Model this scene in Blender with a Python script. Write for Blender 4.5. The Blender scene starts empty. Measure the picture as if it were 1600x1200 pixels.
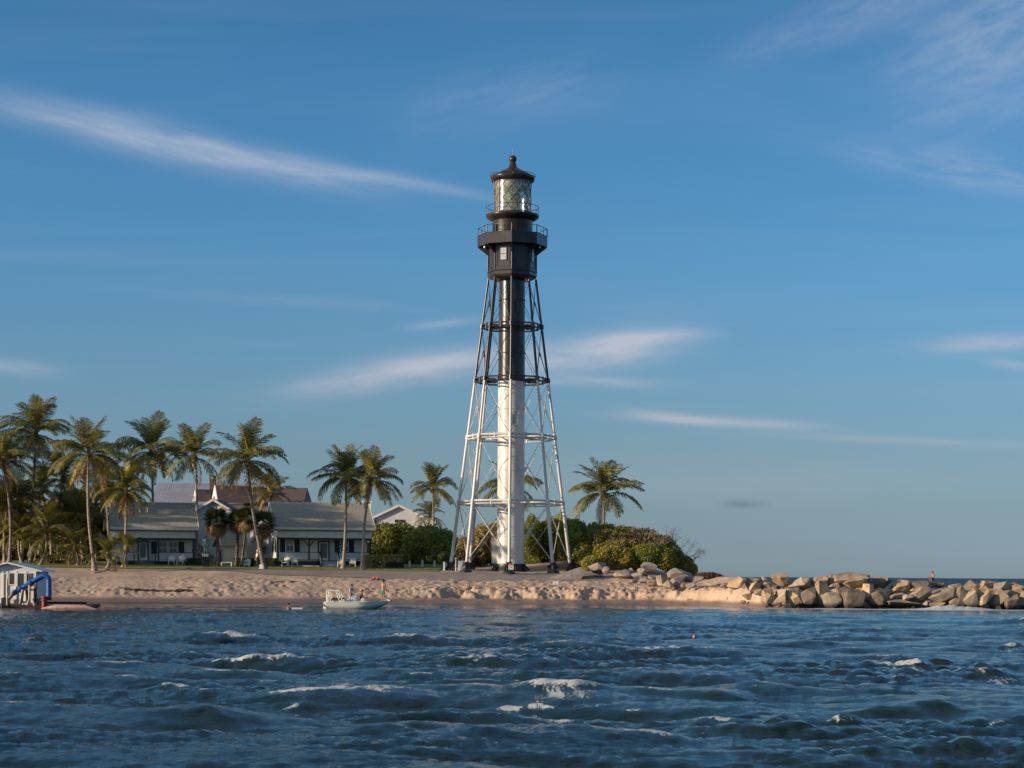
import bpy, bmesh, math, random
import numpy as np
from mathutils import Vector, Matrix, Euler

R = math.radians
PI = math.pi
SC = bpy.context.scene
COL = SC.collection

# ------------------------------------------------------------------ camera
K = 3.25e-4            # tangent of the angle of one pixel of the 1600 px photograph
EYE = 2.6              # eye height over the water, metres
ROLL = 0.006
HOR = 899.2

def at(px, py, Y):
    """world x, z of a photo pixel for something standing Y metres away"""
    xx = (px - 800) + ROLL * (py - HOR)
    yy = (py - HOR) - ROLL * (px - 800)
    return xx * K * Y, EYE - yy * K * Y

cam = bpy.data.cameras.new('camera')
cam.sensor_width = 36.0
cam.lens = 36.0 / (1600 * K)
cam.shift_y = (HOR - 600) / 1600.0
cam.clip_start = 0.5
cam.clip_end = 60000
cam_o = bpy.data.objects.new('camera', cam)
COL.objects.link(cam_o)
cam_o.matrix_world = Matrix.Translation((0, 0, EYE)) @ Matrix.Rotation(R(90), 4, 'X') @ Matrix.Rotation(ROLL, 4, 'Z')
SC.camera = cam_o

# ------------------------------------------------------------------ light
SUN_EL = R(13.0)
SUN_AZ = R(19.0)       # the sun stands on the left, this much towards the viewer
sun_dir = Vector((-math.cos(SUN_AZ) * math.cos(SUN_EL), -math.sin(SUN_AZ) * math.cos(SUN_EL), math.sin(SUN_EL)))
sl = bpy.data.lights.new('sun', 'SUN')
sl.energy = 5.0
sl.color = (1.0, 0.79, 0.56)
sl.angle = R(0.55)
so = bpy.data.objects.new('sun', sl)
COL.objects.link(so)
so.rotation_euler = sun_dir.to_track_quat('Z', 'Y').to_euler()
SC.view_settings.view_transform = 'Standard'
SC.view_settings.look = 'None'
SC.view_settings.gamma = 1
SC.view_settings.exposure = 0.30
SC.view_settings.use_curve_mapping = False
SC.cycles.max_bounces = 8
SC.cycles.transparent_max_bounces = 16
SC.cycles.caustics_reflective = False
SC.cycles.caustics_refractive = False
SC.cycles.sample_clamp_indirect = 6


class NT:
    """small helper that writes shader node trees"""
    def __init__(s, tree):
        s.t = tree; s.n = tree.nodes; s.l = tree.links
    def node(s, typ, **kw):
        n = s.n.new(typ)
        for k, v in kw.items(): setattr(n, k, v)
        return n
    def put(s, sock, v):
        if isinstance(v, bpy.types.NodeSocket): s.l.new(v, sock)
        elif v is not None: sock.default_value = v
    def m(s, op, a, b=None, c=None, clamp=False):
        n = s.node('ShaderNodeMath', operation=op, use_clamp=clamp)
        s.put(n.inputs[0], a)
        if b is not None: s.put(n.inputs[1], b)
        if c is not None: s.put(n.inputs[2], c)
        return n.outputs[0]
    def sstep(s, v, a, b):
        n = s.node('ShaderNodeMapRange', interpolation_type='SMOOTHSTEP')
        s.put(n.inputs[0], v); s.put(n.inputs[1], a); s.put(n.inputs[2], b)
        return n.outputs[0]
    def comb(s, x, y, z=0.0):
        n = s.node('ShaderNodeCombineXYZ')
        for i, v in enumerate((x, y, z)): s.put(n.inputs[i], v)
        return n.outputs[0]
    def noise(s, vec, scale, detail=4, rough=0.55, dist=0.0):
        n = s.node('ShaderNodeTexNoise')
        if vec is not None: s.l.new(vec, n.inputs['Vector'])
        n.inputs['Scale'].default_value = scale
        n.inputs['Detail'].default_value = detail
        n.inputs['Roughness'].default_value = rough
        n.inputs['Distortion'].default_value = dist
        return n.outputs[0]
    def mix(s, f, a, b, blend='MIX'):
        n = s.node('ShaderNodeMix', data_type='RGBA', blend_type=blend)
        s.put(n.inputs[0], f); s.put(n.inputs[6], a); s.put(n.inputs[7], b)
        return n.outputs[2]


def c4(c): return (c[0], c[1], c[2], 1.0)

w = bpy.data.worlds.new('World')
SC.world = w
w.use_nodes = True
T = NT(w.node_tree)
for n in list(T.n): T.n.remove(n)
sky = T.node('ShaderNodeTexSky', sky_type='NISHITA')
sky.sun_disc = False
sky.sun_elevation = SUN_EL
sky.sun_rotation = math.atan2(sun_dir.x, sun_dir.y)
sky.altitude = 0
sky.air_density = 1.1
sky.dust_density = 0.6
sky.ozone_density = 3.0
tc = T.node('ShaderNodeTexCoord')
sep = T.node('ShaderNodeSeparateXYZ')
T.l.new(tc.outputs['Generated'], sep.inputs[0])
dx, dy, dz = sep.outputs
ys = T.m('MAXIMUM', dy, 0.02)
U = T.m('DIVIDE', T.m('DIVIDE', dx, ys), K)          # hundredths of a degree or so: "pixels" right of north
V = T.m('DIVIDE', T.m('DIVIDE', dz, ys), K)
ahead = T.sstep(dy, 0.05, 0.3)
bend = T.noise(T.comb(T.m('MULTIPLY', U, 0.0016), T.m('MULTIPLY', V, 0.004)), 1.0, 3)
bend2 = T.m('MULTIPLY', T.m('SUBTRACT', bend, 0.5), 1.0)
def cloud(px, py, a, b, ang, amp, ns, nstr, soft=1.0, warm=None, p=1.0):
    """one patch of thin cloud: direction of its middle, half length, half width, tilt"""
    uu = (px - 800) + ROLL * (py - HOR)
    vv = -((py - HOR) - ROLL * (px - 800))
    du = T.m('SUBTRACT', U, uu); dv = T.m('SUBTRACT', V, vv)
    ca, sa = math.cos(R(ang)), math.sin(R(ang))
    s_ = T.m('ADD', T.m('MULTIPLY', du, ca), T.m('MULTIPLY', dv, sa))
    t_ = T.m('SUBTRACT', T.m('MULTIPLY', dv, ca), T.m('MULTIPLY', du, sa))
    t_ = T.m('ADD', t_, T.m('MULTIPLY', bend2, b * 1.6))
    q = T.m('ADD', T.m('POWER', T.m('ABSOLUTE', T.m('DIVIDE', s_, a)), 2.6), T.m('POWER', T.m('ABSOLUTE', T.m('DIVIDE', t_, b)), 2.0))
    g = T.m('EXPONENT', T.m('MULTIPLY', q, -1.0))
    nz = T.noise(T.comb(T.m('MULTIPLY', s_, ns[0]), T.m('MULTIPLY', t_, ns[1]), px * 0.37), 1.0, 7, 0.6, 0.25)
    k = T.m('MULTIPLY_ADD', T.m('SUBTRACT', nz, 0.5), nstr, 1.0)
    k = T.m('MAXIMUM', k, 0.0)
    return T.m('MULTIPLY', T.m('MULTIPLY', g, k), amp)
clouds = [
    cloud(120, 190, 220, 24, -15, 0.30, (0.0088, 0.0570), 2.50),
    cloud(330, 235, 230, 26, -14, 0.33, (0.0088, 0.0570), 3.00),
    cloud(470, 262, 190, 18, -9, 0.24, (0.0088, 0.0570), 3.00),
    cloud(640, 285, 150, 9, -10, 0.24, (0.0088, 0.0950), 1.75),
    cloud(600, 590, 150, 20, 8, 0.58, (0.0132, 0.0570), 2.12),
    cloud(690, 562, 120, 16, 6, 0.55, (0.0132, 0.0570), 2.12),
    cloud(930, 548, 130, 26, 8, 0.80, (0.0132, 0.0570), 1.88),
    cloud(1010, 527, 90, 10, 3, 0.5, (0.0132, 0.0760), 1.50),
    cloud(930, 596, 110, 9, -2, 0.36, (0.0132, 0.0760), 2.25),
    cloud(690, 506, 55, 7, 7, 0.30, (0.0220, 0.0950), 1.75),
    cloud(1125, 658, 145, 8, -3, 0.62, (0.0132, 0.0950), 1.12),
    cloud(1040, 650, 60, 8, -8, 0.3, (0.0132, 0.0950), 1.12),
    cloud(1420, 688, 240, 6, -2, 0.26, (0.0088, 0.0950), 1.75),
    cloud(1560, 538, 110, 13, 3, 0.55, (0.0132, 0.0760), 1.75),
    cloud(1590, 572, 50, 7, -6, 0.35, (0.0132, 0.0760), 1.75),
    cloud(20, 576, 70, 12, -6, 0.35, (0.0132, 0.0570), 2.00),
    cloud(1580, 30, 170, 60, 22, 0.34, (0.0110, 0.0380), 3.50),
    cloud(1350, 20, 200, 34, 20, 0.16, (0.0110, 0.0380), 3.75),
    cloud(1520, 265, 190, 26, -8, 0.28, (0.0088, 0.0380), 3.75),
    cloud(1560, 140, 160, 60, 18, 0.16, (0.0088, 0.0380), 3.75),
    cloud(800, 150, 160, 50, 16, 0.10, (0.0088, 0.0380), 3.75),
    cloud(450, 470, 250, 10, -3, 0.10, (0.0088, 0.0570), 3.50),
    cloud(1150, 752, 330, 42, 0, 0.15, (0.0066, 0.0380), 2.00),
]
tot = clouds[0]
for c in clouds[1:]: tot = T.m('ADD', tot, c)
# elsewhere faint cirrus; overhead, out of view, thickened to fill the shade
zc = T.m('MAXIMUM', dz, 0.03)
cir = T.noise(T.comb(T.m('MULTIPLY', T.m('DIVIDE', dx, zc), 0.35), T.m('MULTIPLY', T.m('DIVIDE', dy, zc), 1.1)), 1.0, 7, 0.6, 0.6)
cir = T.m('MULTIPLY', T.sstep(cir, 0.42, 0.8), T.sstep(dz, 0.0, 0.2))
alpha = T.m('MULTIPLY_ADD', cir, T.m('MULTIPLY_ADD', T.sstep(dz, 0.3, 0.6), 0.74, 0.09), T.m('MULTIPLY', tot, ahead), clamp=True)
# grade: the printed sky is a little bluer up high, greyer at the sea
hz = T.sstep(dz, 0.0, 0.17)
ramp = T.node('ShaderNodeValToRGB')
GRADE = [(0.0128, (0.833, 1.194, 2.183)), (0.0556, (0.708, 1.016, 1.877)), (0.1092, (0.645, 0.897, 1.482)), (0.216, (0.663, 0.884, 1.308)), (0.3221, (0.667, 0.94, 1.321)), (0.5311, (0.573, 0.994, 1.381)), (0.7834, (0.483, 0.989, 1.367)), (0.9238, (0.47, 0.93, 1.27)), (1.25, (0.52, 0.95, 1.22)), (2.2, (0.88, 1.05, 1.08))]
els = ramp.color_ramp.elements
while len(els) < len(GRADE): els.new(0.5)
for e, (pos, col_) in zip(els, GRADE):
    e.position = pos * 0.3; e.color = (col_[0] / 4, col_[1] / 4, col_[2] / 4, 1)
T.l.new(T.m('MAXIMUM', dz, 0.0), ramp.inputs[0])
grade = T.mix(1.0, ramp.outputs[0], (4, 4, 4, 1), 'MULTIPLY')
base = T.mix(1.0, sky.outputs[0], grade, 'MULTIPLY')
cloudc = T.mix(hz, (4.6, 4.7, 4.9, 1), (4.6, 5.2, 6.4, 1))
cloudc = T.mix(T.sstep(dz, 0.28, 0.6), cloudc, (8.8, 8.4, 8.2, 1))  # unseen overhead cloud made brighter to lift the shaded sides
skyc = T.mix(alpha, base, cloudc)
# the small grey cloud low over the sea
dark = T.m('MULTIPLY', T.m('ADD', cloud(1162, 788, 32, 6, 0, 0.55, (.03, .08), 1.6), cloud(1270, 702, 1, 1, 0, 0.0, (.03, .1), 1)), ahead, clamp=True)
skyc = T.mix(dark, skyc, (1.45, 2.0, 2.75, 1))
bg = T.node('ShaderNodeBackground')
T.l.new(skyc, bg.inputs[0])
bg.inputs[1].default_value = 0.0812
out = T.node('ShaderNodeOutputWorld')
T.l.new(bg.outputs[0], out.inputs[0])

# ------------------------------------------------------------------ noise for shapes
def _hash(ix, iy, iz, seed):
    h = (ix * 374761393 + iy * 668265263 + iz * 2147483647 + seed * 1274126177) & 0xffffffff
    h = ((h ^ (h >> 13)) * 1274126177) & 0xffffffff
    return ((h ^ (h >> 16)) & 0xffff) / 65535.0
def vnoise(x, y, z=None, seed=0):
    x = np.asarray(x, float); y = np.asarray(y, float)
    z = np.zeros_like(x) if z is None else np.asarray(z, float)
    xi, yi, zi = np.floor(x).astype(np.int64), np.floor(y).astype(np.int64), np.floor(z).astype(np.int64)
    fx, fy, fz = x - xi, y - yi, z - zi
    fx, fy, fz = [f * f * (3 - 2 * f) for f in (fx, fy, fz)]
    r = 0
    for a in (0, 1):
        for b in (0, 1):
            for c in (0, 1):
                r = r + _hash(xi + a, yi + b, zi + c, seed) * (fx if a else 1 - fx) * (fy if b else 1 - fy) * (fz if c else 1 - fz)
    return r * 2 - 1
def fbm(x, y, z=None, seed=0, octs=4):
    r = 0; a = 1.0; s = 0
    z = None if z is None else np.asarray(z, float)
    for o in range(octs):
        f = 2.03 ** o
        r = r + a * vnoise(np.asarray(x) * f, np.asarray(y) * f, None if z is None else z * f, seed + o * 7)
        s += a; a *= 0.5
    return r / s
def sst(x, a, b):
    t = np.clip((np.asarray(x, float) - a) / (b - a), 0, 1)
    return t * t * (3 - 2 * t)

# ------------------------------------------------------------------ object helpers
def tag(o, label=None, cat=None, group=None, kind=None):
    if label: o['label'] = label
    if cat: o['category'] = cat
    if group: o['group'] = group
    if kind: o['kind'] = kind
    return o
def thing(name, label, cat, loc=(0, 0, 0), rz=0.0, group=None):
    o = bpy.data.objects.new(name, None)
    COL.objects.link(o)
    o.location = loc
    o.rotation_euler = (0, 0, rz)
    return tag(o, label, cat, group)
def link(name, me, parent=None, loc=(0, 0, 0), rot=(0, 0, 0), scale=(1, 1, 1)):
    o = bpy.data.objects.new(name, me)
    COL.objects.link(o)
    if parent: o.parent = parent
    o.location = loc; o.rotation_euler = rot; o.scale = scale
    return o
def np_mesh(name, v, f4=None, f3=None, mats=(), smooth=False, mi=None):
    """fast mesh from numpy arrays"""
    me = bpy.data.meshes.new(name)
    v = np.asarray(v, np.float32)
    parts = []; sizes = []
    if f4 is not None and len(f4): parts.append(np.asarray(f4, np.int32).ravel()); sizes.append(np.full(len(f4), 4, np.int32))
    if f3 is not None and len(f3): parts.append(np.asarray(f3, np.int32).ravel()); sizes.append(np.full(len(f3), 3, np.int32))
    idx = np.concatenate(parts); sz = np.concatenate(sizes)
    me.vertices.add(len(v)); me.vertices.foreach_set('co', v.ravel())
    me.loops.add(len(idx)); me.loops.foreach_set('vertex_index', idx)
    me.polygons.add(len(sz))
    st = np.concatenate([[0], np.cumsum(sz)[:-1]]).astype(np.int32)
    me.polygons.foreach_set('loop_start', st)
    me.polygons.foreach_set('use_smooth', np.full(len(sz), smooth))
    if mi is not None: me.polygons.foreach_set('material_index', np.asarray(mi, np.int32))
    for m_ in mats: me.materials.append(m_)
    me.update(calc_edges=True)
    return me


class MB:
    """collects simple shapes and links them as one mesh object"""
    def __init__(s): s.v = []; s.f = []; s.sm = []; s.mi = []; s.cur = 0
    def add(s, vs, fs, smooth=False):
        b = len(s.v); s.v += [tuple(p) for p in vs]
        s.f += [tuple(b + i for i in q) for q in fs]; s.sm += [smooth] * len(fs); s.mi += [s.cur] * len(fs)
    def box(s, x0, x1, y0, y1, z0, z1):
        if x1 < x0: x0, x1 = x1, x0
        if y1 < y0: y0, y1 = y1, y0
        if z1 < z0: z0, z1 = z1, z0
        vs = [(x, y, z) for z in (z0, z1) for y in (y0, y1) for x in (x0, x1)]
        s.add(vs, [(0, 2, 3, 1), (4, 5, 7, 6), (0, 1, 5, 4), (2, 6, 7, 3), (0, 4, 6, 2), (1, 3, 7, 5)])
    def bevbox(s, x0, x1, y0, y1, z0, z1, b=0.02):
        bm = bmesh.new()
        m_ = Matrix.Translation(((x0 + x1) / 2, (y0 + y1) / 2, (z0 + z1) / 2)) @ Matrix.Diagonal((x1 - x0, y1 - y0, z1 - z0, 1))
        bmesh.ops.create_cube(bm, size=1, matrix=m_)
        bmesh.ops.bevel(bm, geom=bm.edges[:] , offset=b, segments=2, affect='EDGES')
        bm.verts.index_update()
        s.add([v.co[:] for v in bm.verts], [[v.index for v in f.verts] for f in bm.faces]); bm.free()
    def tube(s, pts, rad, n=8, cap=True, smooth=True, up=None):
        pts = [Vector(p) for p in pts]
        rr = rad if isinstance(rad, (list, tuple)) else [rad] * len(pts)
        vs = []; fs = []
        t0 = (pts[1] - pts[0]).normalized()
        ref = Vector((0, 0, 1)) if abs(t0.z) < 0.9 else Vector((1, 0, 0))
        if up: ref = Vector(up)
        for i, p in enumerate(pts):
            t = (pts[min(i + 1, len(pts) - 1)] - pts[max(i - 1, 0)]).normalized()
            a = t.cross(ref).normalized(); b = a.cross(t).normalized()
            ref = b if abs(t.z) < 0.9 or up else ref
            for k in range(n):
                q = 2 * PI * k / n
                vs.append(p + (a * math.cos(q) + b * math.sin(q)) * rr[i])
        for i in range(len(pts) - 1):
            for k in range(n):
                fs.append((i * n + k, i * n + (k + 1) % n, (i + 1) * n + (k + 1) % n, (i + 1) * n + k))
        s.add(vs, fs, smooth)
        if cap:
            s.add(vs[:n], [tuple(range(n))[::-1]]); s.add(vs[-n:], [tuple(range(n))])
    def bar(s, a, b, w_, h_=None):
        """square bar from a to b"""
        h_ = h_ or w_
        a = Vector(a); b = Vector(b); t = (b - a).normalized()
        ref = Vector((0, 0, 1)) if abs(t.z) < 0.9 else Vector((0, 1, 0))
        u = t.cross(ref).normalized() * w_ / 2; v = u.cross(t).normalized() * h_ / 2
        vs = [p + q for p in (a, b) for q in (-u - v, u - v, u + v, -u + v)]
        s.add(vs, [(0, 1, 2, 3), (7, 6, 5, 4), (0, 4, 5, 1), (1, 5, 6, 2), (2, 6, 7, 3), (3, 7, 4, 0)])
    def lathe(s, prof, n=32, c=(0, 0, 0), rot=0.0, smooth=True, cap=True):
        vs = []; fs = []
        for r_, z in prof:
            for k in range(n):
                a = 2 * PI * k / n + rot
                vs.append((c[0] + r_ * math.sin(a), c[1] - r_ * math.cos(a), c[2] + z))
        for i in range(len(prof) - 1):
            for k in range(n):
                fs.append((i * n + k, i * n + (k + 1) % n, (i + 1) * n + (k + 1) % n, (i + 1) * n + k))
        s.add(vs, fs, smooth)
        if cap:
            s.add(vs[:n], [tuple(range(n))[::-1]]); s.add(vs[-n:], [tuple(range(n))])
    def prism(s, poly, d, axis='y', o=0.0):
        """poly: list of (a, b); extruded from o to o+d along the axis (x: poly=(y,z); y: poly=(x,z); z: poly=(x,y))"""
        n = len(poly)
        def P(a, b, k):
            return {'y': (a, k, b), 'x': (k, a, b), 'z': (a, b, k)}[axis]
        vs = [P(a, b, o) for a, b in poly] + [P(a, b, o + d) for a, b in poly]
        fs = [tuple(range(n)), tuple(range(2 * n - 1, n - 1, -1))] + [(i, i + n, (i + 1) % n + n, (i + 1) % n) for i in range(n)]
        s.add(vs, fs)
    def mesh(s, name, *mats):
        me = bpy.data.meshes.new(name)
        me.from_pydata(s.v, [], s.f)
        me.polygons.foreach_set('use_smooth', s.sm)
        me.polygons.foreach_set('material_index', s.mi)
        for m_ in mats: me.materials.append(m_)
        bm = bmesh.new(); bm.from_mesh(me)
        bmesh.ops.recalc_face_normals(bm, faces=bm.faces)
        bm.to_mesh(me); bm.free()
        me.update()
        return me
    def build(s, name, mat_, parent=None, **kw):
        ms = mat_ if isinstance(mat_, (list, tuple)) else [mat_]
        return link(name, s.mesh(name, *ms), parent, **kw)

# ------------------------------------------------------------------ materials
def material(name, col, rough=0.6, var=0.15, scale=2.0, bump=0.0, bscale=None, metal=0.0, spec=0.5, col2=None, streak=None, rnd=0.0, coat=0.0, bdist=0.02):
    m_ = bpy.data.materials.new(name); m_.use_nodes = True
    t = NT(m_.node_tree); b = t.n['Principled BSDF']
    co = t.node('ShaderNodeTexCoord')
    vec = co.outputs['Object']
    if streak:
        mp = t.node('ShaderNodeMapping'); t.l.new(vec, mp.inputs[0]); mp.inputs['Scale'].default_value = streak; vec = mp.outputs[0]
    nz = t.noise(vec, scale, 6, 0.6)
    c2 = col2 or tuple(x * (1 - 2.2 * var) for x in col)
    c1 = col if col2 else tuple(min(1, x * (1 + var)) for x in col)
    f = t.sstep(nz, 0.3, 0.7)
    cc = t.mix(f, c4(c2), c4(c1))
    if rnd:
        oi = t.node('ShaderNodeObjectInfo')
        k = t.m('MULTIPLY_ADD', oi.outputs['Random'], rnd * 2, 1 - rnd)
        cc = t.mix(1.0, cc, t.comb(k, k, k), 'MULTIPLY')
    t.l.new(cc, b.inputs['Base Color'])
    b.inputs['Roughness'].default_value = rough
    b.inputs['Metallic'].default_value = metal
    b.inputs['Specular IOR Level'].default_value = spec
    b.inputs['Coat Weight'].default_value = coat
    if bump:
        bn = t.noise(vec, bscale or scale * 3, 6, 0.65)
        bp = t.node('ShaderNodeBump'); bp.inputs['Strength'].default_value = bump; bp.inputs['Distance'].default_value = bdist
        t.l.new(bn, bp.inputs['Height']); t.l.new(bp.outputs[0], b.inputs['Normal'])
    return m_

def siding(name, col, pitch=0.13, axis=2, depth=0.02, rough=0.6):
    """board siding too fine to build at this distance: lap lines as relief"""
    m_ = material(name, col, rough, 0.07, 0.6)
    t = NT(m_.node_tree); b = t.n['Principled BSDF']
    co = t.node('ShaderNodeTexCoord'); sp = t.node('ShaderNodeSeparateXYZ'); t.l.new(co.outputs['Object'], sp.inputs[0])
    sh = t.m('FRACT', t.m('DIVIDE', sp.outputs[axis], pitch))
    bp = t.node('ShaderNodeBump'); bp.inputs['Strength'].default_value = 0.9; bp.inputs['Distance'].default_value = depth
    t.l.new(sh, bp.inputs['Height']); t.l.new(bp.outputs[0], b.inputs['Normal'])
    return m_

M = {}
M['white'] = material('white_paint', (0.80, 0.78, 0.73), 0.35, 0.06, 1.2, 0.15, 6, streak=(1, 1, .25))
M['tower_white'] = material('tower_white_paint', (0.61, 0.585, 0.55), 0.36, 0.12, 0.8, 0.2, 5, streak=(1, 1, .2), bdist=0.03)
M['tower_black'] = material('tower_black_paint', (0.038, 0.030, 0.030), 0.27, 0.2, 1.2, 0.15, 2, streak=(1, 1, .3), bdist=0.012, spec=.42)
M['black'] = material('black_iron', (0.022, 0.022, 0.024), 0.45, 0.2, 3)
M['green_black'] = material('dark_green_trim', (0.012, 0.022, 0.020), 0.5, 0.2, 3)
M['wall_white'] = siding('white_siding', (0.90, 0.87, 0.80))
M['wall_back'] = siding('lilac_white_siding', (0.70, 0.69, 0.70), 0.2)
M['wall_cream'] = siding('cream_siding', (0.80, 0.74, 0.58), 0.2)
M['frieze'] = material('frieze_panel', (0.90, 0.86, 0.78), 0.6, 0.05, 1)
M['lattice'] = siding('lattice_skirt', (0.86, 0.83, 0.77), 0.11, 0, 0.03)
M['shingle'] = material('grey_shingle', (0.40, 0.365, 0.30), 0.85, 0.14, 5, 0.6, 14, streak=(1, 1, 2.5))
M['shingle_brown'] = material('brown_shingle', (0.13, 0.085, 0.08), 0.85, 0.14, 4, 0.5, 12)
M['shingle_pink'] = material('faded_shingle', (0.42, 0.30, 0.24), 0.85, 0.12, 3, 0.4, 10)
M['metal_roof'] = siding('standing_seam_metal', (0.24, 0.25, 0.29), 0.6, 0, 0.05, 0.45)
M['brick'] = material('chimney_brick', (0.12, 0.085, 0.08), 0.85, 0.25, 8)
M['glass'] = material('window_glass', (0.05, 0.06, 0.07), 0.08, 0.2, 1.0, spec=0.8)
M['glass_blind'] = material('blind_behind_glass', (0.42, 0.42, 0.42), 0.25, 0.15, 3, spec=0.8)
M['wood'] = material('weathered_wood', (0.30, 0.26, 0.22), 0.8, 0.2, 4)
M['grey_step'] = material('grey_steps', (0.20, 0.20, 0.21), 0.7, 0.15, 4)
M['white_step'] = material('white_steps', (0.55, 0.55, 0.56), 0.6, 0.1, 4)
M['concrete'] = material('concrete', (0.33, 0.29, 0.26), 0.85, 0.18, 1.5, 0.5, 6)
M['rust'] = material('rusty_red_paint', (0.26, 0.055, 0.025), 0.65, 0.35, 3, 0.4, 10)
M['maroon'] = material('maroon_hull_paint', (0.055, 0.014, 0.012), 0.6, 0.35, 2, 0.3, 6)
M['blue'] = material('blue_pipe_paint', (0.025, 0.10, 0.33), 0.38, 0.15, 2, 0.1, 6)
M['cream'] = material('cream_gelcoat', (0.88, 0.87, 0.76), 0.25, 0.05, 2, coat=0.3)
M['verdigris'] = material('verdigris_bronze', (0.05, 0.16, 0.15), 0.55, 0.3, 8)
M['skin'] = material('tanned_skin', (0.36, 0.17, 0.10), 0.55, 0.1, 6)
M['skin2'] = material('reddish_skin', (0.42, 0.18, 0.11), 0.55, 0.1, 6)
M['hair'] = material('dark_hair', (0.025, 0.018, 0.014), 0.7, 0.2, 20)
M['shirt'] = material('pale_blue_shirt', (0.52, 0.56, 0.66), 0.8, 0.08, 10)
M['green_cloth'] = material('green_shorts', (0.02, 0.27, 0.20), 0.8, 0.15, 10)
M['dark_cloth'] = material('dark_cloth', (0.04, 0.035, 0.04), 0.85, 0.2, 10)
M['coral'] = material('coral_cloth', (0.70, 0.19, 0.13), 0.7, 0.15, 5)
M['pontoon'] = material('sun_bleached_pontoon', (0.55, 0.33, 0.28), 0.5, 0.15, 2)
M['bark'] = material('palm_bark', (0.30, 0.245, 0.20), 0.85, 0.22, 3.0, 0.8, 9, streak=(1, 1, 3), rnd=0.25, bdist=0.03)
M['sabal_bark'] = material('sabal_bark', (0.17, 0.13, 0.10), 0.9, 0.3, 5, 0.9, 12, rnd=0.2, bdist=0.04)
M['branch'] = material('grey_branch', (0.34, 0.27, 0.21), 0.85, 0.2, 5)
M['driftwood'] = material('driftwood', (0.20, 0.13, 0.09), 0.85, 0.3, 5)

def leaf_mat(name, c_a, c_b, trans=0.3, rough=0.45, rnd=0.3, scale=1.2, c_c=None):
    m_ = bpy.data.materials.new(name); m_.use_nodes = True
    t = NT(m_.node_tree); b = t.n['Principled BSDF']
    co = t.node('ShaderNodeTexCoord'); nz = t.noise(co.outputs['Object'], scale, 4, 0.6)
    cc = t.mix(t.sstep(nz, 0.32, 0.68), c4(c_a), c4(c_b))
    if c_c:
        ge = t.node('ShaderNodeNewGeometry')
        cc = t.mix(t.sstep(ge.outputs['Random Per Island'], 0.55, 1.0), cc, c4(c_c))
    if rnd:
        oi = t.node('ShaderNodeObjectInfo')
        k = t.m('MULTIPLY_ADD', oi.outputs['Random'], rnd * 2, 1 - rnd)
        cc = t.mix(1.0, cc, t.comb(k, k, t.m('MULTIPLY', k, 0.9)), 'MULTIPLY')
    t.l.new(cc, b.inputs['Base Color']); b.inputs['Roughness'].default_value = rough
    tr = t.node('ShaderNodeBsdfTranslucent')
    t.l.new(t.mix(1.0, cc, (1.3, 1.25, 0.5, 1), 'MULTIPLY'), tr.inputs[0])
    mx = t.node('ShaderNodeMixShader'); mx.inputs[0].default_value = trans
    t.l.new(b.outputs[0], mx.inputs[1]); t.l.new(tr.outputs[0], mx.inputs[2])
    t.l.new(mx.outputs[0], t.n['Material Output'].inputs[0])
    return m_
M['frond'] = leaf_mat('palm_frond', (0.10, 0.11, 0.032), (0.225, 0.195, 0.062), 0.3, 0.45, 0.38)
M['frond_old'] = leaf_mat('dry_palm_frond', (0.36, 0.22, 0.10), (0.26, 0.18, 0.07), 0.25, 0.6, 0.35)
M['rachis'] = material('frond_stem', (0.26, 0.22, 0.08), 0.5, 0.2, 3, rnd=0.2)
M['fan'] = leaf_mat('fan_frond', (0.075, 0.10, 0.028), (0.15, 0.15, 0.045), 0.2, 0.45, 0.3)
M['fan_old'] = leaf_mat('dry_fan_frond', (0.19, 0.11, 0.055), (0.26, 0.17, 0.08), 0.2, 0.7, 0.3)
M['grape'] = leaf_mat('sea_grape_leaf', (0.12, 0.17, 0.035), (0.26, 0.27, 0.055), 0.38, 0.5, 0.12, 0.5, (0.42, 0.37, 0.09))
M['grape_yellow'] = leaf_mat('yellow_sea_grape_leaf', (0.20, 0.20, 0.04), (0.36, 0.29, 0.07), 0.38, 0.5, 0.12, 0.5, (0.52, 0.42, 0.11))
M['grape_dry'] = leaf_mat('dry_scrub_leaf', (0.34, 0.25, 0.12), (0.24, 0.21, 0.07), 0.28, 0.5, 0.12, 0.6, (0.42, 0.32, 0.14))
M['hedge'] = leaf_mat('hedge_leaf', (0.05, 0.07, 0.028), (0.075, 0.105, 0.04), 0.2, 0.5, 0.15, 2.0)
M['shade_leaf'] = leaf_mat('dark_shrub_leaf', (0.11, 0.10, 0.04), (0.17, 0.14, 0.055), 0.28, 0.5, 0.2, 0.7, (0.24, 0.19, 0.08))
M['core'] = material('bush_dark_core', (0.07, 0.065, 0.03), 0.95, 0.4, 3)  # dark filling added inside the leaves to block light, not real twigs

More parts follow.
